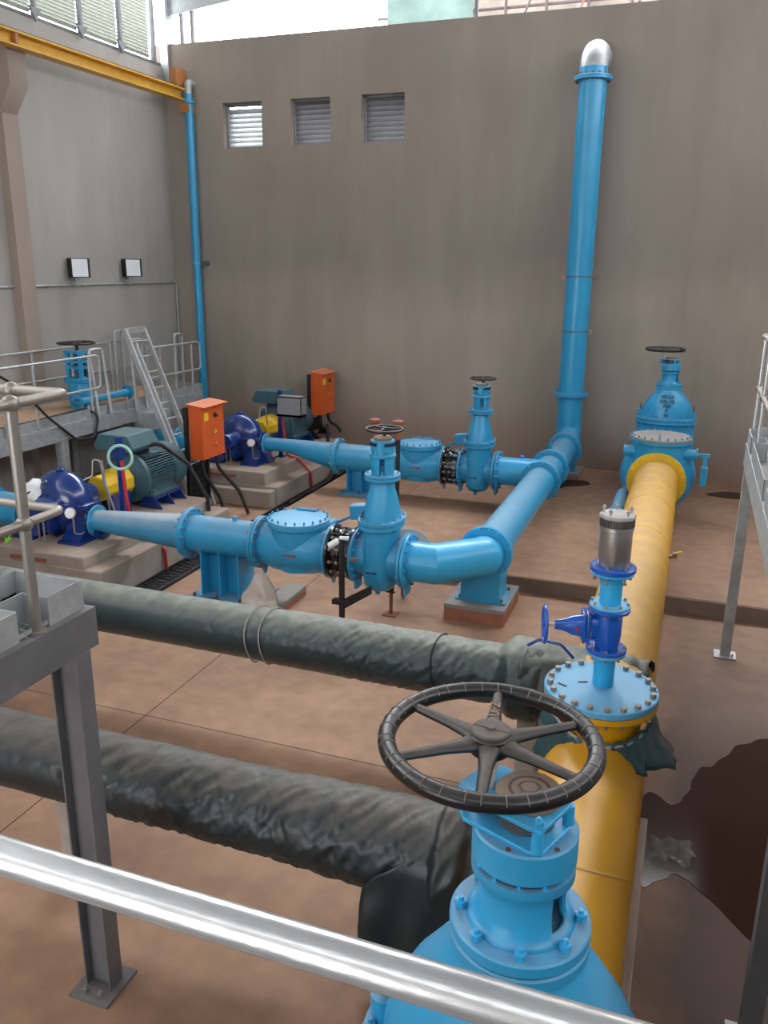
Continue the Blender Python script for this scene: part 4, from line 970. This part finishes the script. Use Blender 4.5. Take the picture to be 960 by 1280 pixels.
    t = thing('cable_post', ('dark blue cable post carrying a pale green ring, beside the nearer motor' if near else 'dark blue cable post carrying a grey steel box, beside the farther motor'), 'post', (px, py, zp))
    B().bb((px - .035, py - .03, zp), (px + .035, py + .03, 1.80)).build('upright', 'navy', t)
    B().bb((px - .08, py - .08, zp), (px + .08, py + .08, zp + .015)).build('base_plate', 'navy', t)
    if near:
        B().box((px + .0, py - .04, 1.6), (.2, .05, .12)).build('clamp_plate', 'navy', t)
        B().torus((px + .1, py - .12, 1.56), (.35, -1, .1), .155, .02, 40, 10).build('ring', 'ring', t, 'pale green ring')
        B().cyl((px - .04, py - .06, 1.66), (px + .06, py - .06, 1.7), .02, n=10).build('clamp_bolt', 'bolt', t)
    else:
        o = B().bb((px + .03, py - .2, 1.36), (px + .52, py + .02, 1.40)).bb((px + .03, py - .2, 1.36), (px + .52, py - .185, 1.72)).bb((px + .03, py - .2, 1.7), (px + .52, py + .02, 1.72)).bb((px + .03, py - .2, 1.36), (px + .045, py + .02, 1.72)).bb((px + .505, py - .2, 1.36), (px + .52, py + .02, 1.72))
        o.build('steel_box', 'boxgrey', t, 'grey steel box')
    zt = 1.5 if near else 1.35
    tag(B().tube(fillet([(px + .06, py - .05, zt), (px + .1, py - .06, 1.0), (px + .14, py - .05, .62), (-6.66, py - .0, .57), (-6.39, py + .02, .3), (-6.38, py + .02, .03)], .1), .025, 10).build('red_cable', 'red', loc=(px, py, .6)), 'red cable running down the post beside the %s motor' % who, 'cable')
    if near:
        for k_, dx in enumerate((-.07, -.05)):
            tag(B().tube(sag((px + dx - .1, py - .15, 1.5 - .3 * k_), (px + dx - .05 + .1 * k_, py - .12, .6), -.02 * 0, 8), .016, 8).build('rope', 'cord', loc=(px - .1, py - .1, .6)), 'grey rope hanging %s the ring post by the yellow guard' % ('in front of' if k_ == 0 else 'low behind'), 'rope')
        tag(B().tube(fillet([(xc + .1, y0 + .1, 1.4), (xc + .35, y0 + .25, 1.5), (-6.85, y0 + .5, 1.15), (-6.62, y0 + .62, .6), (-6.6, y0 + .6, .34)], .2), .032, 10).build('motor_cable', 'rubber', loc=(xc, y0, .4)), 'thick black cable looping from the nearer motor terminal box', 'cable')
    # suction pipe
    t = thing('suction_pipe', 'blue suction pipe entering the %s pump from the left' % who, 'pipe', (-8.7, y, .1))
    B().tube(fillet([(-8.06, y, ZP), (-9.6, y, ZP), (-9.6, y, .0)], .35), .23, 28).build('pipe', 'blue', t)
    flange(t, (-8.06, y, ZP), X, .23, .31, .035, 'blue', 12, bm_='bolt')
    flange(t, (-8.75, y, ZP), X, .23, .31, .035, 'blue', 12, bm_='blue')
pump_set(L1, 0); pump_set(L2, 1)

# trench grating
t = thing('trench_grating', 'black perforated cable tray along the plinths', 'cable tray', (-6.2, 10, 0))
b = B(); yt = 7.6
while yt < 15.6:
    b.bar((-6.36, yt, .02), (-6.04, yt + .1, .02), .012, .012); b.bar((-6.36, yt + .1, .02), (-6.04, yt, .02), .012, .012); yt += .1
b.build('mesh', 'tray', t, kind='stuff')
for x in (-6.37, -6.03): B().bb((x - .012, 7.6, 0), (x + .012, 15.7, .045)).build('side_rail', 'tray', t)
B().bb((-6.36, 7.6, 0.001), (-6.04, 15.7, .008)).build('bottom_sheet', 'tray', t)
tag(B().tube(fillet([(-6.60, 14.95, 1.0), (-6.56, 14.9, .6), (-6.37, 14.75, .12), (-6.2, 14.1, .09), (-6.2, 12.4, .08)], .15), .035, 10).build('black_cable', 'rubber', loc=(-6.3, 14, .1)), 'thick black cable lying in the tray under the farther tapered pipe', 'cable')

# ------------------------------------------------------------------ orange control boxes
def control_box(dx, dy, label, zf):
    x1, x0, ya, yb, z0, z1 = -6.97 + dx, -7.21 + dx, 11.05 + dy, 11.68 + dy, 1.05, 1.89
    t = thing('control_box', label, 'control box', (x0, ya + .3, 0), 'orange control boxes')
    B().bb((x0, ya, z0), (x1 - .03, yb, z1)).build('enclosure', 'orange', t, bev=.006)
    d = B().bb((x1 - .028, ya - .004, z0 + .004), (x1, yb + .004, z1 - .004)).build('door', 'orange', t, bev=.005)
    rf_ = B().prism([(-.02, 0), (x1 - x0 + .07, -.03), (x1 - x0 + .07, -.015), (-.02, .025)], (x0, yb + .04, z1 + .012), X, Z, yb - ya + .08).build('rain_roof', 'orange', t, 'dusty pale orange roof')
    ym = (ya + yb) / 2
    s = B().lathe([(.038, 0), (.038, .02), (.03, .025), (.03, .05)], (x1, ym + .05, z1 - .17), X, 24).build('selector_switch', 'blacks', d)
    B().box((x1 + .055, ym + .05, z1 - .17), (.02, .018, .085), R=Matrix.Rotation(radians(55), 3, 'X')).build('switch_handle', 'steel', s); B().bb((x1, ym + .03, z1 - .245), (x1 + .004, ym + .075, z1 - .2)).build('padlock', 'steel', s)
    B().bb((x1, ya + .06, z1 - .23), (x1 + .003, ya + .18, z1 - .11)).build('sticker', 'stickery', d, 'yellow sticker')
    w = B().prism([(-.065, 0), (.065, 0), (0, .115)], (x1, ym + .05, z1 - .47), Y, Z, .003).build('warning_sign', 'ink', d); B().prism([(-.05, .008), (.05, .008), (0, .098)], (x1 + .003, ym + .05, z1 - .47), Y, Z, .002).build('warning_field', 'stickery', w); B().prism([(-.004, .015), (.012, .045), (.0, .042), (.006, .075), (-.012, .04), (0, .043)], (x1 + .005, ym + .05, z1 - .47), Y, Z, .002).build('lightning_mark', 'ink', w)
    B().lathe([(.026, 0), (.026, .012), (.02, .02), (.012, .03)], (x1, ym + .05, z1 - .64), X, 20).build('pilot_lamp', 'orange', d)
    B().cyl((x1, ya + .1, z0 + .06), (x1 + .006, ya + .1, z0 + .06), .012, n=12).build('lock', 'boltdk', d)
    text(d, 'PUMP', 'redink', (x1 + .001, ym + .05, z1 - .06), Y, Z, .035, .001)
    for yy in (ya - .035, yb - .12):
        B().bb((x0 - .06, yy - .028, zf), (x0 + .0, yy + .028, z1 - .02 if yy < ya else z0 + .2)).build('post', 'blacks', t)
        B().bb((x0 - .12, yy - .08, zf), (x0 + .2, yy + .08, zf + .012)).build('base_plate', 'blacks', t)
        B().prism([(0, 0), (.2, 0), (0, .2)], (x0, yy + .006, zf + .01), X, Z, .012).build('gusset', 'blacks', t)
    b = B(); yy = ya
    zb = max(.32, zf + .12); b.bb((x0 - .04, ya, zb), (x0 - .03, yb - .12, .95))
    b.build('back_panel', 'tray', t)
    b = B()
    for i in range(6): b.bb((x0 - .03, ya + .0, zb + .01 + i * (.9 - zb) / 5), (x0 - .015, yb - .12, zb + .025 + i * (.9 - zb) / 5))
    for i in range(7): b.bb((x0 - .03, ya + .01 + i * .075, zb), (x0 - .012, ya + .022 + i * .075, .95))
    b.build('mesh_panel', 'blacks', t)
    for k_, (c, s_) in enumerate(((ya + .12, 'front'), (yb - .08, 'rear'))):
        tag(B().tube(fillet([(x0 + .12, c, z0 + .01), (x0 + .14, c, z0 - .22), (x0 + (.3 + .12 * k_) * (.6 if zf else 1), c + .18, max(.4, zf + .15)), (x0 + (.42 + .14 * k_) * (.6 if zf else 1), c + .2, zf + .02)], .25), .03, 10).build('supply_cable', 'rubber', loc=(x0, c, .3)), 'black cable dropping from the underside of the %s orange box, %s one' % ('nearer' if dy == 0 else 'farther', s_), 'cable')
control_box(0, 0, 'orange control box on a black stand beside the nearer pump', 0)
control_box(.02, 4.45, 'orange control box on a black stand against the back wall', .57)

# ------------------------------------------------------------------ odd supports, bag, loose flange, props
t = thing('temporary_post', 'black steel post with white tape on top, in front of the nearer gate valve', 'post', (-3.38, 8.1, 0))
B().bb((-3.42, 8.02, 0), (-3.37, 8.07, 1.12)).build('upright', 'blacks', t)
B().bb((-3.5, 8.0, .36), (-3.29, 8.08, .41)).build('cross_plate', 'blacks', t); B().bar((-3.3, 8.05, .9), (-3.22, 8.05, .9), .03, .03).build('side_stub', 'rust', t)
B().prism([(0, 0), (.32, .22), (.32, .32), (0, .12)], (-3.37, 8.08, .30), X, Z, .03).build('bracket', 'blacks', t)
B().bb((-3.47, 7.98, 0), (-3.32, 8.11, .012)).build('foot_plate', 'blacks', t)
q = B().lathe([(.015, 0), (.034, .015), (.036, .13), (.015, .145)], (-3.42, 8.03, 1.11), (-.8, -.1, -.55), 14); 
q.build('white_tape', 'tag', t, 'white tape')
B().box((-3.37, 8.06, 1.13), (.10, .04, .03), rz=.3).build('tape_knot', 'tag', t)
t = thing('screw_jack', 'rusty screw jack under the nearer gate valve', 'jack', (-3.06, 8.75, 0))
B().cyl((-3.06, 8.75, .01), (-3.06, 8.75, .34), .022, n=12).build('screw', 'rust', t); B().cyl((-3.06, 8.75, .3), (-3.06, 8.75, .46), .034, n=12).build('nut_tube', 'blacks', t); B().bb((-3.14, 8.67, 0), (-2.98, 8.83, .012)).build('foot_plate', 'rust', t); B().bar((-3.12, 8.72, .3), (-3.0, 8.72, .3), .02, .02).build('handle', 'blacks', t)
t = thing('loose_flange', 'grey unpainted flange leaning behind the nearer gate valve', 'flange', (-3.02, 9.2, 0.))
B().ring((-3.02, 9.25, .62), (.35, -1, .42), .30, .19, .04).build('ring', 'grey', t); f_ = B().bar((-3.1, 9.33, .02), (-3.06, 9.3, .42), .05, .05).build('prop', 'rust', t)
for k, (x, s) in enumerate(((-3.93, 'left'), (-3.60, 'right'))):
    t = thing('steel_prop', '%s of two black props with rusty red heads behind the nearer valve' % s, 'prop', (x, 10.5, ZF), 'adjustable props')
    B().cyl((x, 10.5, ZF), (x, 10.5, 1.75), .03, n=14).build('tube', 'blacks', t)
    B().cyl((x, 10.5, 1.75), (x, 10.5, 1.98), .042, n=14).build('sleeve', 'rust', t); B().lathe([(.05, 0), (.075, .02), (.075, .06), (.05, .07)], (x, 10.5, 1.94), Z, 14).build('head', 'rust', t)
    B().bb((x - .08, 10.42, ZF), (x + .08, 10.58, ZF + .012)).build('foot_plate', 'blacks', t)
t = thing('sack', 'dirty white plastic sack slumped against the ribbed blue stand', 'sack', (-4.55, 8.3, 0))
b = B(); rings = []
for i in range(15):
    s = i / 14; z = .50 * s + .0; r = (.23 * (1 - s) ** .55 + .03) * (1.05 if s > .05 else .9); n = 30
    rings.append([crumple(V((-4.5 + .02 * s + r * (.95 + .12 * sin(5 * a + 2 * s)) * cos(a), 8.12 + .1 * s + r * .7 * sin(a), z)), .05, 6) for a in [2 * pi * k / n for k in range(n)]])
b.loft(rings); b.build('bag', 'bag', t, smooth=70)
pad(-4.52, -4.26, 8.25, 8.95, 0, .13, 'small red-brown block with grey top right of the white sack')
tr = tag(B().lathe([(.01, 0), (.2, .0), (.22, .02), (.12, .05), (.02, .06)], (-5.2, 8.02, .06), Z, 14).build('rag', 'blacks', loc=(-5.2, 8.02, .06)), 'dark rag bundle on the base plate of the ribbed stand', 'rag')
for v in tr.data.vertices: v.co = crumple(v.co, .05, 11)
tag(B().prism([(0, 0), (.05, .02), (.1, .09), (.06, .08), (.05, .13), (.02, .07), (-.03, .08), (.01, .04)], (-7.95, 7.85, .572), X, V((0, .6, .8)), .006).build('tape_scrap', 'leaf', loc=(-7.95, 7.85, .57)), 'bright green scrap at the corner of the nearer pump plinth', 'scrap')
# puddles
def puddle(pts, z, label, kind=None):
    n = 6; out = []
    for i in range(len(pts)):
        p0, p1, p2, p3 = [V((*pts[(i + k) % len(pts)], 0)) for k in (-1, 0, 1, 2)]
        for j in range(n):
            s = j / n; q = .5 * ((2 * p1) + (p2 - p0) * s + (2 * p0 - 5 * p1 + 4 * p2 - p3) * s * s + (3 * p1 - p0 - 3 * p2 + p3) * s ** 3)
            q += V((noise.noise(q * 7), noise.noise(q * 7 + V((5, 0, 0))), 0)) * .03; out.append(q)
    b = B(); b.loft([[q + Z * z for q in out], [q + Z * (z + .004) for q in out]])
    c = V((pts[0][0], pts[0][1], z))
    return tag(b.build('puddle', 'water', loc=c), label, 'puddle')
puddle([(.0, 6.05), (.12, 6.12), (.22, 6.05), (.33, 6.25), (.40, 6.62), (.52, 6.72), (.62, 6.95), (.78, 7.2), (1.1, 7.35), (1.7, 7.2), (1.8, 5.6), (1.25, 4.6), (.86, 4.72), (.72, 4.78), (.55, 4.98), (.36, 5.18), (.25, 5.24), (.17, 5.15), (.03, 5.1)], 0, 'large dark muddy puddle right of the yellow main')
puddle([(.48, 15.22), (.66, 15.46), (.95, 15.58), (1.3, 15.5), (1.2, 15.2), (.8, 15.08)], ZF, 'small dark puddle at the foot of the back wall, right')
puddle([(-2.2, 14.6), (-2.12, 15.0), (-1.95, 15.35), (-1.6, 15.4), (-1.55, 15.1), (-1.9, 14.85), (-2.0, 14.55)], ZF, 'dark wet patch in front of the riser foot')
puddle([(-2.35, 13.95), (-2.2, 14.18), (-1.98, 14.16), (-2.0, 14.05), (-2.2, 13.95)], ZF, 'dark wet patch under the header flange')
rows = [[crumple((.10 + .27 * i / 12, 5.30 + .26 * j / 10, .03 + .03 * abs(noise.noise(V((i * .7, j * .8, 3))))), .05, 14) for i in range(13)] for j in range(11)]
tag(flap(rows).build('plastic_scrap', 'clear', loc=(.2, 5.4, 0), smooth=20), 'crumpled clear plastic scrap on the floor in the big puddle', 'scrap')

# ------------------------------------------------------------------ left wall platform, rails, valve, ladder
XP, XR, ZD = -9.1, -10.65, 1.58
t = thing('walkway_platform', 'grey steel walkway with dusty deck along the left wall', 'walkway', (XP, 10, 0))
B().bb((XR, 5, ZD - .05), (XP - .06, 14.5, ZD)).build('deck', 'deckdirt', t)
for x in (XP - .02, XR): B().bb((x - .03, 5, ZD - .26), (x + .03, 14.5, ZD - .02)).build('edge_beam', 'galv', t)
B().bb((XP - .045, 5, ZD - .02), (XP - .035, 14.5, ZD + .13)).build('toe_board', 'galv', t)
B().bb((XR - .01, 5, ZD - .02), (XR + .0, 14.5, ZD + .13)).build('toe_board', 'galv', t)
B().bb((XR, 14.48, ZD - .26), (XP, 14.5, ZD + .13)).build('end_plate', 'galv', t)
for y in (7.6, 10.45, 12.5, 14.25):
    for x in (XP - .06, XR + .06): B().bb((x - .06, y - .08, 0), (x + .06, y + .08, ZD - .05)).build('leg', 'galv', t)
B().bb((XP - .02, 12.35, ZD - .42), (XP + .28, 12.95, ZD - .12)).build('landing_bracket', 'galv', t)
for y in (9.3, 11.1, 12.1): B().bb((XP - .03, y - .01, ZD - .15), (XP + .0, y + .01, ZD + .2)).build('joint_plate', 'galv', t)
def rail(pts, r=.02, m='galv'): return B().tube(fillet(pts, .09), r, 10)
t = thing('platform_handrail', 'galvanised handrail with looped end on the front of the left walkway', 'handrail', (XP, 9, ZD))
x = XP - .02
rail([(x, 4.5, 2.56), (x, 11.45, 2.545), (x, 11.45, 2.02), (x, 4.5, 2.03)]).build('rail_loop', 'galv', t)
for y in (5.7, 8.3, 9.95, 11.2): B().cyl((x, y, ZD - .1), (x, y, 2.55), .022, n=10).build('post', 'galv', t)
t = thing('platform_handrail', 'galvanised handrail loop on the walkway beyond the ladder', 'handrail', (XP, 13.6, ZD))
rail([(x, 12.75, 2.54), (x, 14.5, 2.525), (x, 14.5, 2.0), (x, 12.75, 2.01), (x, 12.75, 2.54)]).build('rail_loop', 'galv', t)
for y in (13.15, 14.2): B().cyl((x, y, ZD - .1), (x, y, 2.53), .022, n=10).build('post', 'galv', t)
t = thing('platform_handrail', 'galvanised handrail on the wall side of the left walkway', 'handrail', (XR, 11, ZD))
x = XR + .03
rail([(x, 5, 2.53), (x, 14.35, 2.52), (x, 14.35, 2.0), (x, 5, 2.03)]).build('rail_loop', 'galv', t)
for y in (7.5, 9.5, 11.6, 13.7): B().cyl((x, y, ZD - .03), (x, y, 2.52), .022, n=10).build('post', 'galv', t)
B().tube(fillet([(XP - .3, 13.0, 1.66), (XP - .1, 13.3, 1.62), (XP - .1, 13.36, 1.62)], .05), .02, 8)
def hoop(x, y0, y1, z0, z1, label, dx=0.):
    o = B().tube(fillet([(x, y0, z0), (x + dx, y0 + .02, z1), (x + dx, y1 + .02, z1), (x, y1, z0)], .06), .028, 10)
    return tag(o.build('safety_hoop', 'galv', loc=(x, (y0 + y1) / 2, z0)), label, 'hoop', 'safety hoops on the walkway')
hoop(XP + .02, 11.3, 11.62, 1.55, 2.63, 'grey safety hoop left of the ladder', -.12)
hoop(XP + .03, 12.3, 12.62, 1.5, 2.72, 'grey safety hoop in front of the ladder top', -.06)
hoop(XR + .1, 13.75, 13.98, 1.55, 2.72, 'narrow grey safety hoop right of the ladder, by the wall', 0)
hoop(XP - .3, 14.05, 14.3, 1.55, 2.68, 'grey safety hoop at the end of the walkway near the corner', 0)
# ladder
t = thing('ladder', 'grey aluminium double ladder leaning on the walkway', 'ladder', (-7.9, 12.15, 0))
p0, p1 = V((-7.45, 11.52, .02)), V((-9.14, 12.22, 2.9))
for s, dd in ((0, 0), (.52, 0)):
    a, c = p0 + Y * s, p1 + Y * s
    B().bar(a, c, .05, .085, (p1 - p0).cross(Y)).build('stile', 'alu', t)
    B().bar(a.lerp(c, .02) + V((.05, .06 - s * .23, .03)), c.lerp(a, .09) + V((.05, .06 - s * .23, .03)), .035, .06, (p1 - p0).cross(Y)).build('inner_stile', 'alu', t)
for k in range(11):
    q = p0.lerp(p1, (k + .7) / 11.5); B().cyl(q, q + Y * .52, .016, n=10).build('rung', 'alu', t)
B().bar(p1 + V((.02, -.02, -.02)), p1 + V((.02, .55, -.02)), .05, .09).build('top_plate', 'alu', t)
# valve on the platform
vx, vy = -9.95, 11.95
t = thing('gate_valve', 'blue gate valve with wide black handwheel on the left walkway', 'valve', (vx, vy, ZD))
B().oval([(ZD, .2, .14), (1.7, .22, .18), (1.95, .2, .17), (2.0, .19, .16)], (vx, vy, 0), 32, 2.4).build('body', 'blue', t)
B().bb((vx - .2, vy - .17, 2.0), (vx + .2, vy + .17, 2.08)).build('bonnet_flange', 'blue', t, bev=.01)
for sx in (-1, 1): 
    for sy in (-1, 1): B().bb((vx + sx * .13 - .03, vy + sy * .1 - .03, 2.08), (vx + sx * .13 + .03, vy + sy * .1 + .03, 2.5)).build('yoke_column', 'blue', t)
for z in (2.24, 2.34, 2.5): B().bb((vx - .17, vy - .14, z), (vx + .17, vy + .14, z + .045)).build('yoke_plate', 'blue', t)
B().cyl((vx, vy, 2.0), (vx, vy, 2.68), .03, n=12).build('stem', 'blacks', t)
handwheel(t, (vx, vy, 2.67), .32, .018, 4, 'black', .04, .4)
t = thing('flanged_pipe', 'small blue flanged pipe lying on the left walkway deck', 'pipe', (-9.72, 12.4, ZD))
B().cyl((-9.72, 11.55, ZD + .13), (-9.72, 12.95, ZD + .13), .065, n=20).build('pipe', 'blue', t)
for y in (11.55, 12.93): B().ring((-9.72, y, ZD + .13), Y, .13, .045, .025, 28).build('flange', 'blue', t)
tag(B().tube(fillet([(XP + .06, 9.0, 2.6), (XP + .03, 9.6, 2.25), (XP + .03, 10.1, 1.75), (XP + .06, 10.65, 1.3), (XP + .06, 11.1, 1.25), (XP + .05, 11.25, 1.6), (XP - .1, 11.1, 1.72), (XP - .4, 10.4, 1.62), (XP - .5, 9.6, 1.6)], .18), .02, 8).build('hanging_cable', 'rubber', loc=(XP, 10, 1.5)), 'black cable sagging over the edge of the left walkway', 'cable')
tag(B().oval([(ZD, .12, .1), (ZD + .3, .13, .1), (ZD + .62, .09, .08), (ZD + .7, .04, .04)], (-10.2, 12.45, 0), 20, 3).build('black_bag', 'blacks', loc=(-10.2, 12.45, ZD)), 'black bag standing behind the valve on the left walkway', 'bag')

# ------------------------------------------------------------------ near left platform
XE, ZB = -2.74, 2.31
t = thing('walkway_platform', 'grey steel walkway corner with grating at the near left, on a tall post', 'walkway', (XE, 2.6, 0))
B().bb((XE - .06, -3, ZB - .21), (XE, 3.25, ZB)).build('edge_beam', 'galvdk', t)
B().bb((-5.6, 3.19, ZB - .21), (XE - .06, 3.25, ZB)).build('end_beam', 'galvdk', t)
p = B(); c = V((XE - .08, 3.12, 0)); 
p.bb((c.x - .085, c.y - .055, .012), (c.x - .075, c.y + .055, ZB - .21)).bb((c.x + .075, c.y - .055, .012), (c.x + .085, c.y + .055, ZB - .21)).bb((c.x - .08, c.y - .004, .012), (c.x + .08, c.y + .004, ZB - .21))
p.build('support_post', 'galvdk', t)
bp_ = B().bb((c.x - .13, c.y - .15, 0), (c.x + .13, c.y + .13, .015)).build('base_plate', 'galvdk', t)
for sx in (-.05, .05): bolts(bp_, (c.x + sx, c.y - .1, .015), Z, 0, 1, .014, .03, 'bolt')
B().bb((-5.62, 3.05, 0), (-5.45, 3.2, ZB - .2)).build('support_post', 'galvdk', t)
B().bb((XE - .16, -2.9, 0), (XE - .02, -2.75, ZB - .2)).build('support_post', 'galvdk', t)
b = B()
for k in range(52): b.bb((-4.6, .0 + k * .06, ZB), (XE - .05, .006 + k * .06, ZB + .035))
for k in range(46): b.bb((-4.6 + k * .04, 0, ZB + .008), (-4.594 + k * .04, 3.19, ZB + .03))
b.build('grating', 'galv', t, kind='stuff'); B().bb((-4.6, 0, ZB - .03), (XE - .06, 3.19, ZB - .02)).build('under_tray', 'deckdirt', t)
b = B(); g = .006; TZ = ZB + .15
b.bb((XE - .05, 2.97, ZB), (XE - .05 + g, 3.22, TZ)); b.bb((XE - .2, 2.97, ZB), (XE - .05, 2.97 + g, TZ)); b.bb((XE - .2, 2.77, ZB), (XE - .2 + g, 2.97, TZ)); b.bb((XE - .2, 2.77, ZB), (XE - .05, 2.77 + g, TZ)); b.bb((XE - .05, -.5, ZB), (XE - .05 + g, 2.77, TZ))
b.bb((-3.2, 3.2, ZB), (XE - .05, 3.2 + g, TZ)); b.bb((-3.2, 3.0, ZB), (-3.2 + g, 3.2, TZ)); b.bb((-3.4, 3.0, ZB), (-3.2, 3.0 + g, TZ)); b.bb((-3.4, 3.0, ZB), (-3.4 + g, 3.2, TZ)); b.bb((-5.6, 3.2, ZB), (-3.4, 3.2 + g, TZ))
b.build('toe_board', 'galv', t)
t = thing('walkway_handrail', 'dusty tube handrail with ball joints on the near left walkway', 'handrail', (-2.7, 2.76, ZB))
px, py = -2.79, 2.888
for z, r_, cy_ in ((3.40, .024, 3.24), (2.85, .021, 3.14)):
    B().tube(fillet([(px, -2, z), (px, py, z), (px, cy_, z), (-4.2, cy_, z)], .045), r_, 16).build('top_rail' if z > 3 else 'knee_rail', 'pole', t)
    B().sphere((px, py, z), .040, 20).build('ball_joint', 'pole', t)
B().sphere((px - .325, 3.24, 3.40), .038, 20).build('ball_joint', 'pole', t)
B().cyl((px, py, ZB), (px, py, 3.40), .026, n=24).build('post', 'pole', t)
B().cyl((px - 1.2, 3.24, ZB - .1), (px - 1.2, 3.24, 3.40), .026, n=24).build('post', 'pole', t)
B().cyl((px, py, ZB), (px, py, ZB + .012), .045, n=20).build('post_base', 'pole', t)
# right walkway
XW = .60
t = thing('walkway_platform', 'grey steel walkway on thin posts at the right edge', 'walkway', (XW + .6, 6, 0))
B().bb((XW, 2.0, 2.08), (XW + .06, 9.15, 2.31)).build('edge_beam', 'galv', t)
B().bb((XW, 9.09, 2.08), (XW + 1.3, 9.15, 2.31)).build('end_beam', 'galv', t)
B().bb((XW + 1.24, 2.0, 2.08), (XW + 1.3, 9.15, 2.31)).build('edge_beam', 'galv', t)
B().bb((XW + .06, 2.0, 2.27), (XW + 1.24, 9.09, 2.31)).build('deck', 'galvdk', t)
b = B(); yy = 9.12
T_ = 2.47
for a_, c_ in ((8.5, 8.98), (6.75, 8.22), (2, 6.5)): b.bb((XW + .005, a_, 2.31), (XW + .011, c_, T_))
for a_ in (8.22, 8.5, 6.5, 6.75, 8.98): b.bb((XW + .005, a_, 2.31), (XW + .13, a_ + .006, T_))
b.bb((XW + .124, 8.22, 2.31), (XW + .13, 8.5, T_)); b.bb((XW + .124, 6.5, 2.31), (XW + .13, 6.75, T_)); b.bb((XW + .13, 9.1, 2.31), (XW + 1.3, 9.106, T_))
b.build('toe_board', 'galv', t)
for y, x in ((9.0, XW + .06), (9.0, XW + 1.2), (4.0, XW + .06), (4.0, XW + 1.2)):
    B().bb((x - .05, y - .05, .012), (x + .05, y + .05, 2.1)).build('post', 'galvdk' if y < 5 else 'galv', t)
    q = B().bb((x - .11, y - .1, 0), (x + .11, y + .1, .014)).build('base_plate', 'galv', t)
    bolts(q, (x + .07, y - .05, .014), Z, 0, 1, .013, .03, 'bolt')
t = thing('walkway_handrail', 'bright galvanised handrail on the right walkway', 'handrail', (XW + .1, 8.6, 2.31))
hx = XW + .05
for z in (3.36, 2.86):
    B().tube(fillet([(hx + .5, 9.05, z), (hx, 9.05, z), (hx, 2.2, z)], .06), .022, 12).build('top_rail' if z > 3 else 'knee_rail', 'pole', t)
for y in (9.05, 8.36, 6.62, 4.6):
    B().cyl((hx, y, 2.2), (hx, y, 3.36), .021, n=14).build('post', 'chrome', t)
    for z in (3.36, 2.86): B().sphere((hx, y, z), .034, 14).build('ball_joint', 'pole', t)

# ------------------------------------------------------------------ foreground handrail (the viewer's own walkway)
t = thing('near_handrail', 'bright steel handrail tube crossing the foreground in front of the camera', 'handrail', (0, .735, 2.3))
B().cyl((-2.6, .735, 3.22), (1.6, .735, 3.22), .0245, n=40).build('top_rail', 'chrome', t)
B().cyl((-2.6, .735, 2.75), (1.6, .735, 2.75), .021, n=24).build('knee_rail', 'chrome', t)
for x in (-1.9, 1.5): B().cyl((x, .735, 2.31), (x, .735, 3.22), .0225, n=20).build('post', 'chrome', t)
t = thing('walkway_platform', 'grey steel walkway carrying the bright handrail tube in the foreground', 'walkway', (0, 0, 0))
B().bb((XE, .70, ZB - .21), (1.9, .77, ZB)).build('edge_beam', 'galvdk', t); B().bb((XE, -1.2, ZB - .05), (1.9, .70, ZB)).build('deck', 'galvdk', t)
for x in (-1.2, 1.85): B().bb((x - .05, .68, 0), (x + .05, .78, ZB - .2)).build('post', 'galvdk', t)
# bolt-headed cap at the lower right of the near valve
t = thing('relief_cap', 'small round steel cap on the floor right of the near gate valve', 'cap', (.3, 1.6, 0))
# ------------------------------------------------------------------ world, light
bpy.data.objects.remove(t)
w = bpy.data.worlds.new('sky'); S.world = w; w.use_nodes = True; nt = w.node_tree
bg = nt.nodes['Background']; L = nt.links.new
tc = N(nt, 'ShaderNodeTexCoord'); dp = N(nt, 'ShaderNodeVectorMath', operation='DOT_PRODUCT'); sd_ = V((-.42, .80, .48)).normalized(); dp.inputs[1].default_value = sd_
nm = N(nt, 'ShaderNodeVectorMath', operation='NORMALIZE'); L(tc.outputs['Generated'], nm.inputs[0]); L(nm.outputs[0], dp.inputs[0])
mr = N(nt, 'ShaderNodeMapRange'); mr.inputs[1].default_value = .1; mr.inputs[2].default_value = 1.; L(dp.outputs['Value'], mr.inputs[0])
pw = N(nt, 'ShaderNodeMath', operation='POWER'); pw.inputs[1].default_value = 2.2; L(mr.outputs[0], pw.inputs[0])
ml = N(nt, 'ShaderNodeMath', operation='MULTIPLY_ADD'); ml.inputs[1].default_value = 26.; ml.inputs[2].default_value = 7.5; L(pw.outputs[0], ml.inputs[0])
bg.inputs[0].default_value = (.94, .97, 1, 1); L(ml.outputs[0], bg.inputs[1])
S.view_settings.view_transform = 'Standard'; S.view_settings.look = 'None'; S.view_settings.gamma = 1; S.view_settings.use_curve_mapping = False
S.view_settings.exposure = -0.1
S.cycles.use_denoising = True
S.cycles.max_bounces = 8; S.cycles.diffuse_bounces = 5; S.cycles.sample_clamp_indirect = 8
